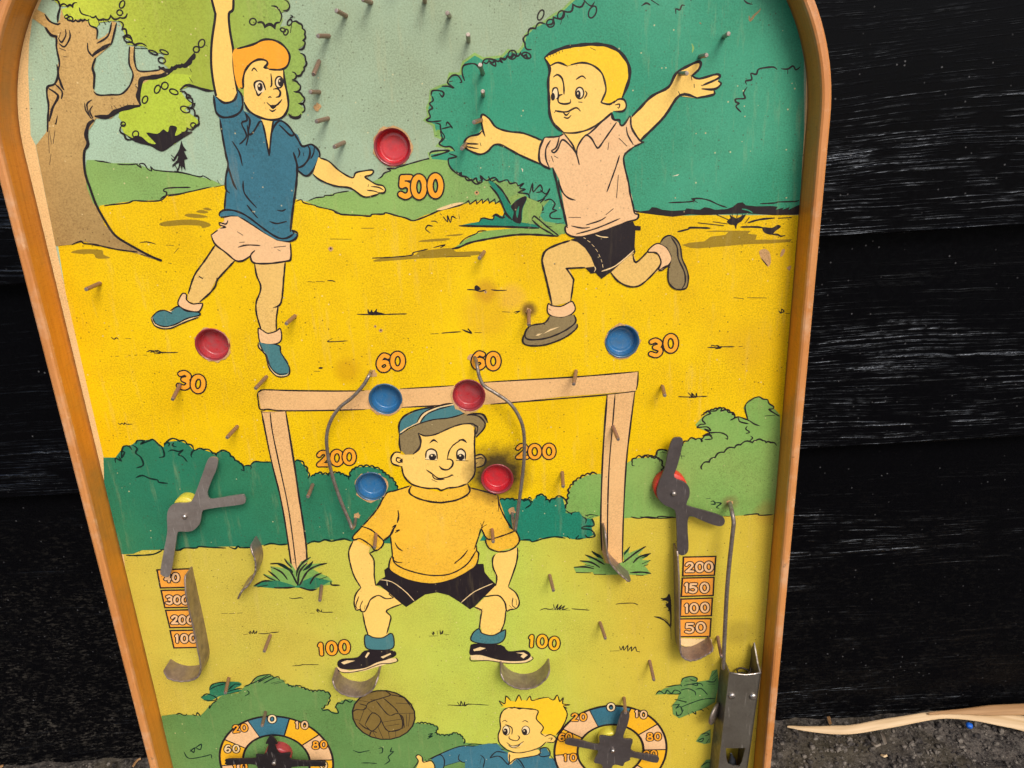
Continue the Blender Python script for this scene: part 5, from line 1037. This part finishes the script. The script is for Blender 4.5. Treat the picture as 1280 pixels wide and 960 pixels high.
g_o = obj('ground', mesh('ground', V, Fc, True), mats=M_GROUND); tag(g_o, 'dark damp gritty ground at the foot of the wall', None, 'structure')
# grit
bs = bmesh.new(); bmesh.ops.create_icosphere(bs, subdivisions=1, radius=1); sv = [v.co.copy() for v in bs.verts]; sf = [[v.index for v in f.verts] for f in bs.faces]; bs.free()
r = random.Random(3)
b = NB('grit'); v = b.coord(); col = b.mix(b.ramp(b.noise(v, 130, 3, .6), .4, .62), lin((42, 38, 36)), lin((118, 110, 100))); M_GRIT = b.out(col, .8, 0, .3)
V, Fc = [], []
for _ in range(5200):
    side = r.random()
    x = r.uniform(.15, .62) if side < .7 else r.uniform(-.6, -.2)
    y = -abs(r.gauss(0, .06)) - .002; s = .0006 + .0016 * r.random() ** 4 + (.0022 * r.random() if _ % 60 == 0 else 0)
    n = len(V); sx, sy, sz = s * r.uniform(.7, 1.4), s * r.uniform(.7, 1.4), s * r.uniform(.5, 1)
    z = gh(x, y) - .001 + sz * .3
    for c in sv: V.append((x + c.x * sx * r.uniform(.8, 1.2), y + c.y * sy * r.uniform(.8, 1.2), z + c.z * sz))
    Fc += [[i + n for i in f] for f in sf]
tag(obj('grit', mesh('grit', V, Fc), mats=M_GRIT), 'loose grit and crumbs scattered along the wall foot', 'grit', 'stuff')
# dried reed blades
def mat_reed(name, c1, c2):
    b = NB(name); uv = b.n('UVMap').outputs[0]; vg = b.n('Mapping', inp={'Vector': uv, 'Scale': (6, 160, 1)}).outputs[0]
    g = b.noise(vg, 1.5, 4, .6); col = b.mix(b.ramp(g, .35, .68), lin(c1), lin(c2)); b.bump(g, .3, .001); return b.out(col, .6, 0, .3)
M_REED = mat_reed('dry_reed', (220, 192, 152), (190, 158, 114)); M_REED2 = mat_reed('old_reed', (176, 136, 92), (140, 102, 62)); M_BARK = mat_reed('twig', (150, 140, 126), (96, 84, 70))
def blade(name, s, mat, label, cat, th=.0006, curl=.14):
    P = []
    for t in s.split(';'):
        x, y, wd, h = [float(q) for q in t.split()]; p = groundpt(x, y, h); p.y = min(p.y, -.0035); P.append((p, wd))
    n = 8; Q = []
    pts = [p for p, _ in P]; c = sp3(pts, n)
    for i in range(len(c)):
        k_ = min(i // n, len(P) - 2); u = i / n - k_; Q.append((c[i], P[k_][1] * (1 - u) + P[k_ + 1][1] * u))
    V, Fc, UV = [], [], []; m = 7; L = 0
    for i, (p, wd) in enumerate(Q):
        d = (Q[min(i + 1, len(Q) - 1)][0] - Q[max(i - 1, 0)][0]).normalized(); s_ = d.cross(Vector((0, 0, 1))).normalized()
        s_ = (s_ + Vector((0, 0, -.55))).normalized(); nn = s_.cross(d).normalized()
        if i: L += (p - Q[i - 1][0]).length
        for j in range(m):
            u = j / (m - 1) - .5; V.append(p + s_ * wd * u + nn * (curl * wd * (.25 - u * u)) + Vector((0, 0, .00015 * math.sin(i * .5 + j))))
            UV.append((L, u * wd))
    for i in range(len(Q) - 1):
        for j in range(m - 1): Fc.append([i * m + j, i * m + j + 1, (i + 1) * m + j + 1, (i + 1) * m + j])
    me = mesh(name, V, Fc, True); ul = me.uv_layers.new(name='UVMap')
    for li, lp in enumerate(me.loops): ul.data[li].uv = UV[lp.vertex_index]
    o = obj(name, me, mats=mat); md = o.modifiers.new('thick', 'SOLIDIFY'); md.thickness = th; return tag(o, label, cat)
blade('dried_reed', "984 908 .0008 .004;1000 910 .003 .005;1040 912.5 .0062 .006;1070 911 .0066 .007;1110 904 .0070 .008;1150 897 .0060 .009;1182 893 .0058 .010;1220 895.5 .0070 .009;1255 900 .0100 .008;1285 905.5 .0118 .006;1330 916 .011 .005;1380 930 .003 .004", M_REED, 'long pale dried reed blade lying along the wall foot', 'dried reed')
blade('dried_reed', "1160 892 .001 .012;1200 889.5 .004 .013;1240 888 .0075 .013;1290 886 .0085 .012;1360 883 .006 .010", M_REED2, 'darker tan reed blade tucked behind the long pale one', 'dried reed')
blade('twig_scrap', "1034 893 .0022 .006;1036 899 .0026 .006;1038 905 .0018 .006", M_REED2, 'tiny tan stub standing behind the tip of the pale reed', 'twig')
blade('straw_bit', "166 958 .0012 .003;172 950 .0018 .003;178 944 .0008 .003", M_REED2, 'short straw bit on the ground left of the game', 'straw')
blade('straw_bit', "2 956 .002 .003;8 948 .0026 .003;14 941 .0012 .004", M_REED2, 'brown straw bit at the left end of the wall foot', 'straw')
blade('leaf_scrap', "1101 915 .0012 .003;1104 922 .0030 .004;1107 930 .0022 .003", M_BARK, 'pale grey papery leaf scrap below the reed', 'leaf scrap')
blade('leaf_scrap', "1090 928 .0010 .003;1095 932 .0020 .004;1101 930 .0010 .003", M_BARK, 'small curled grey scrap left of the papery leaf scrap', 'leaf scrap')
blade('leaf_scrap', "1101 943 .0012 .002;1105 945 .0020 .003;1109 944 .0010 .003", M_REED, 'tiny pale chip on the ground below the papery scrap', 'leaf scrap')
p = groundpt(1211.5, 907, .003); bm = bmesh.new(); bmesh.ops.create_icosphere(bm, subdivisions=3, radius=.0024)
for q in bm.verts: q.co *= 1 + .22 * mn.noise(q.co * 600 + Vector((3, 1, 2)))
b = NB('blue_plastic'); o = obj('blue_bead', bm_mesh('blue_bead', bm, True), mats=b.out(lin((24, 96, 196)), .4, 0, .5)); o.location = p; tag(o, 'tiny bright blue crumb on the ground below the reed', 'bead')
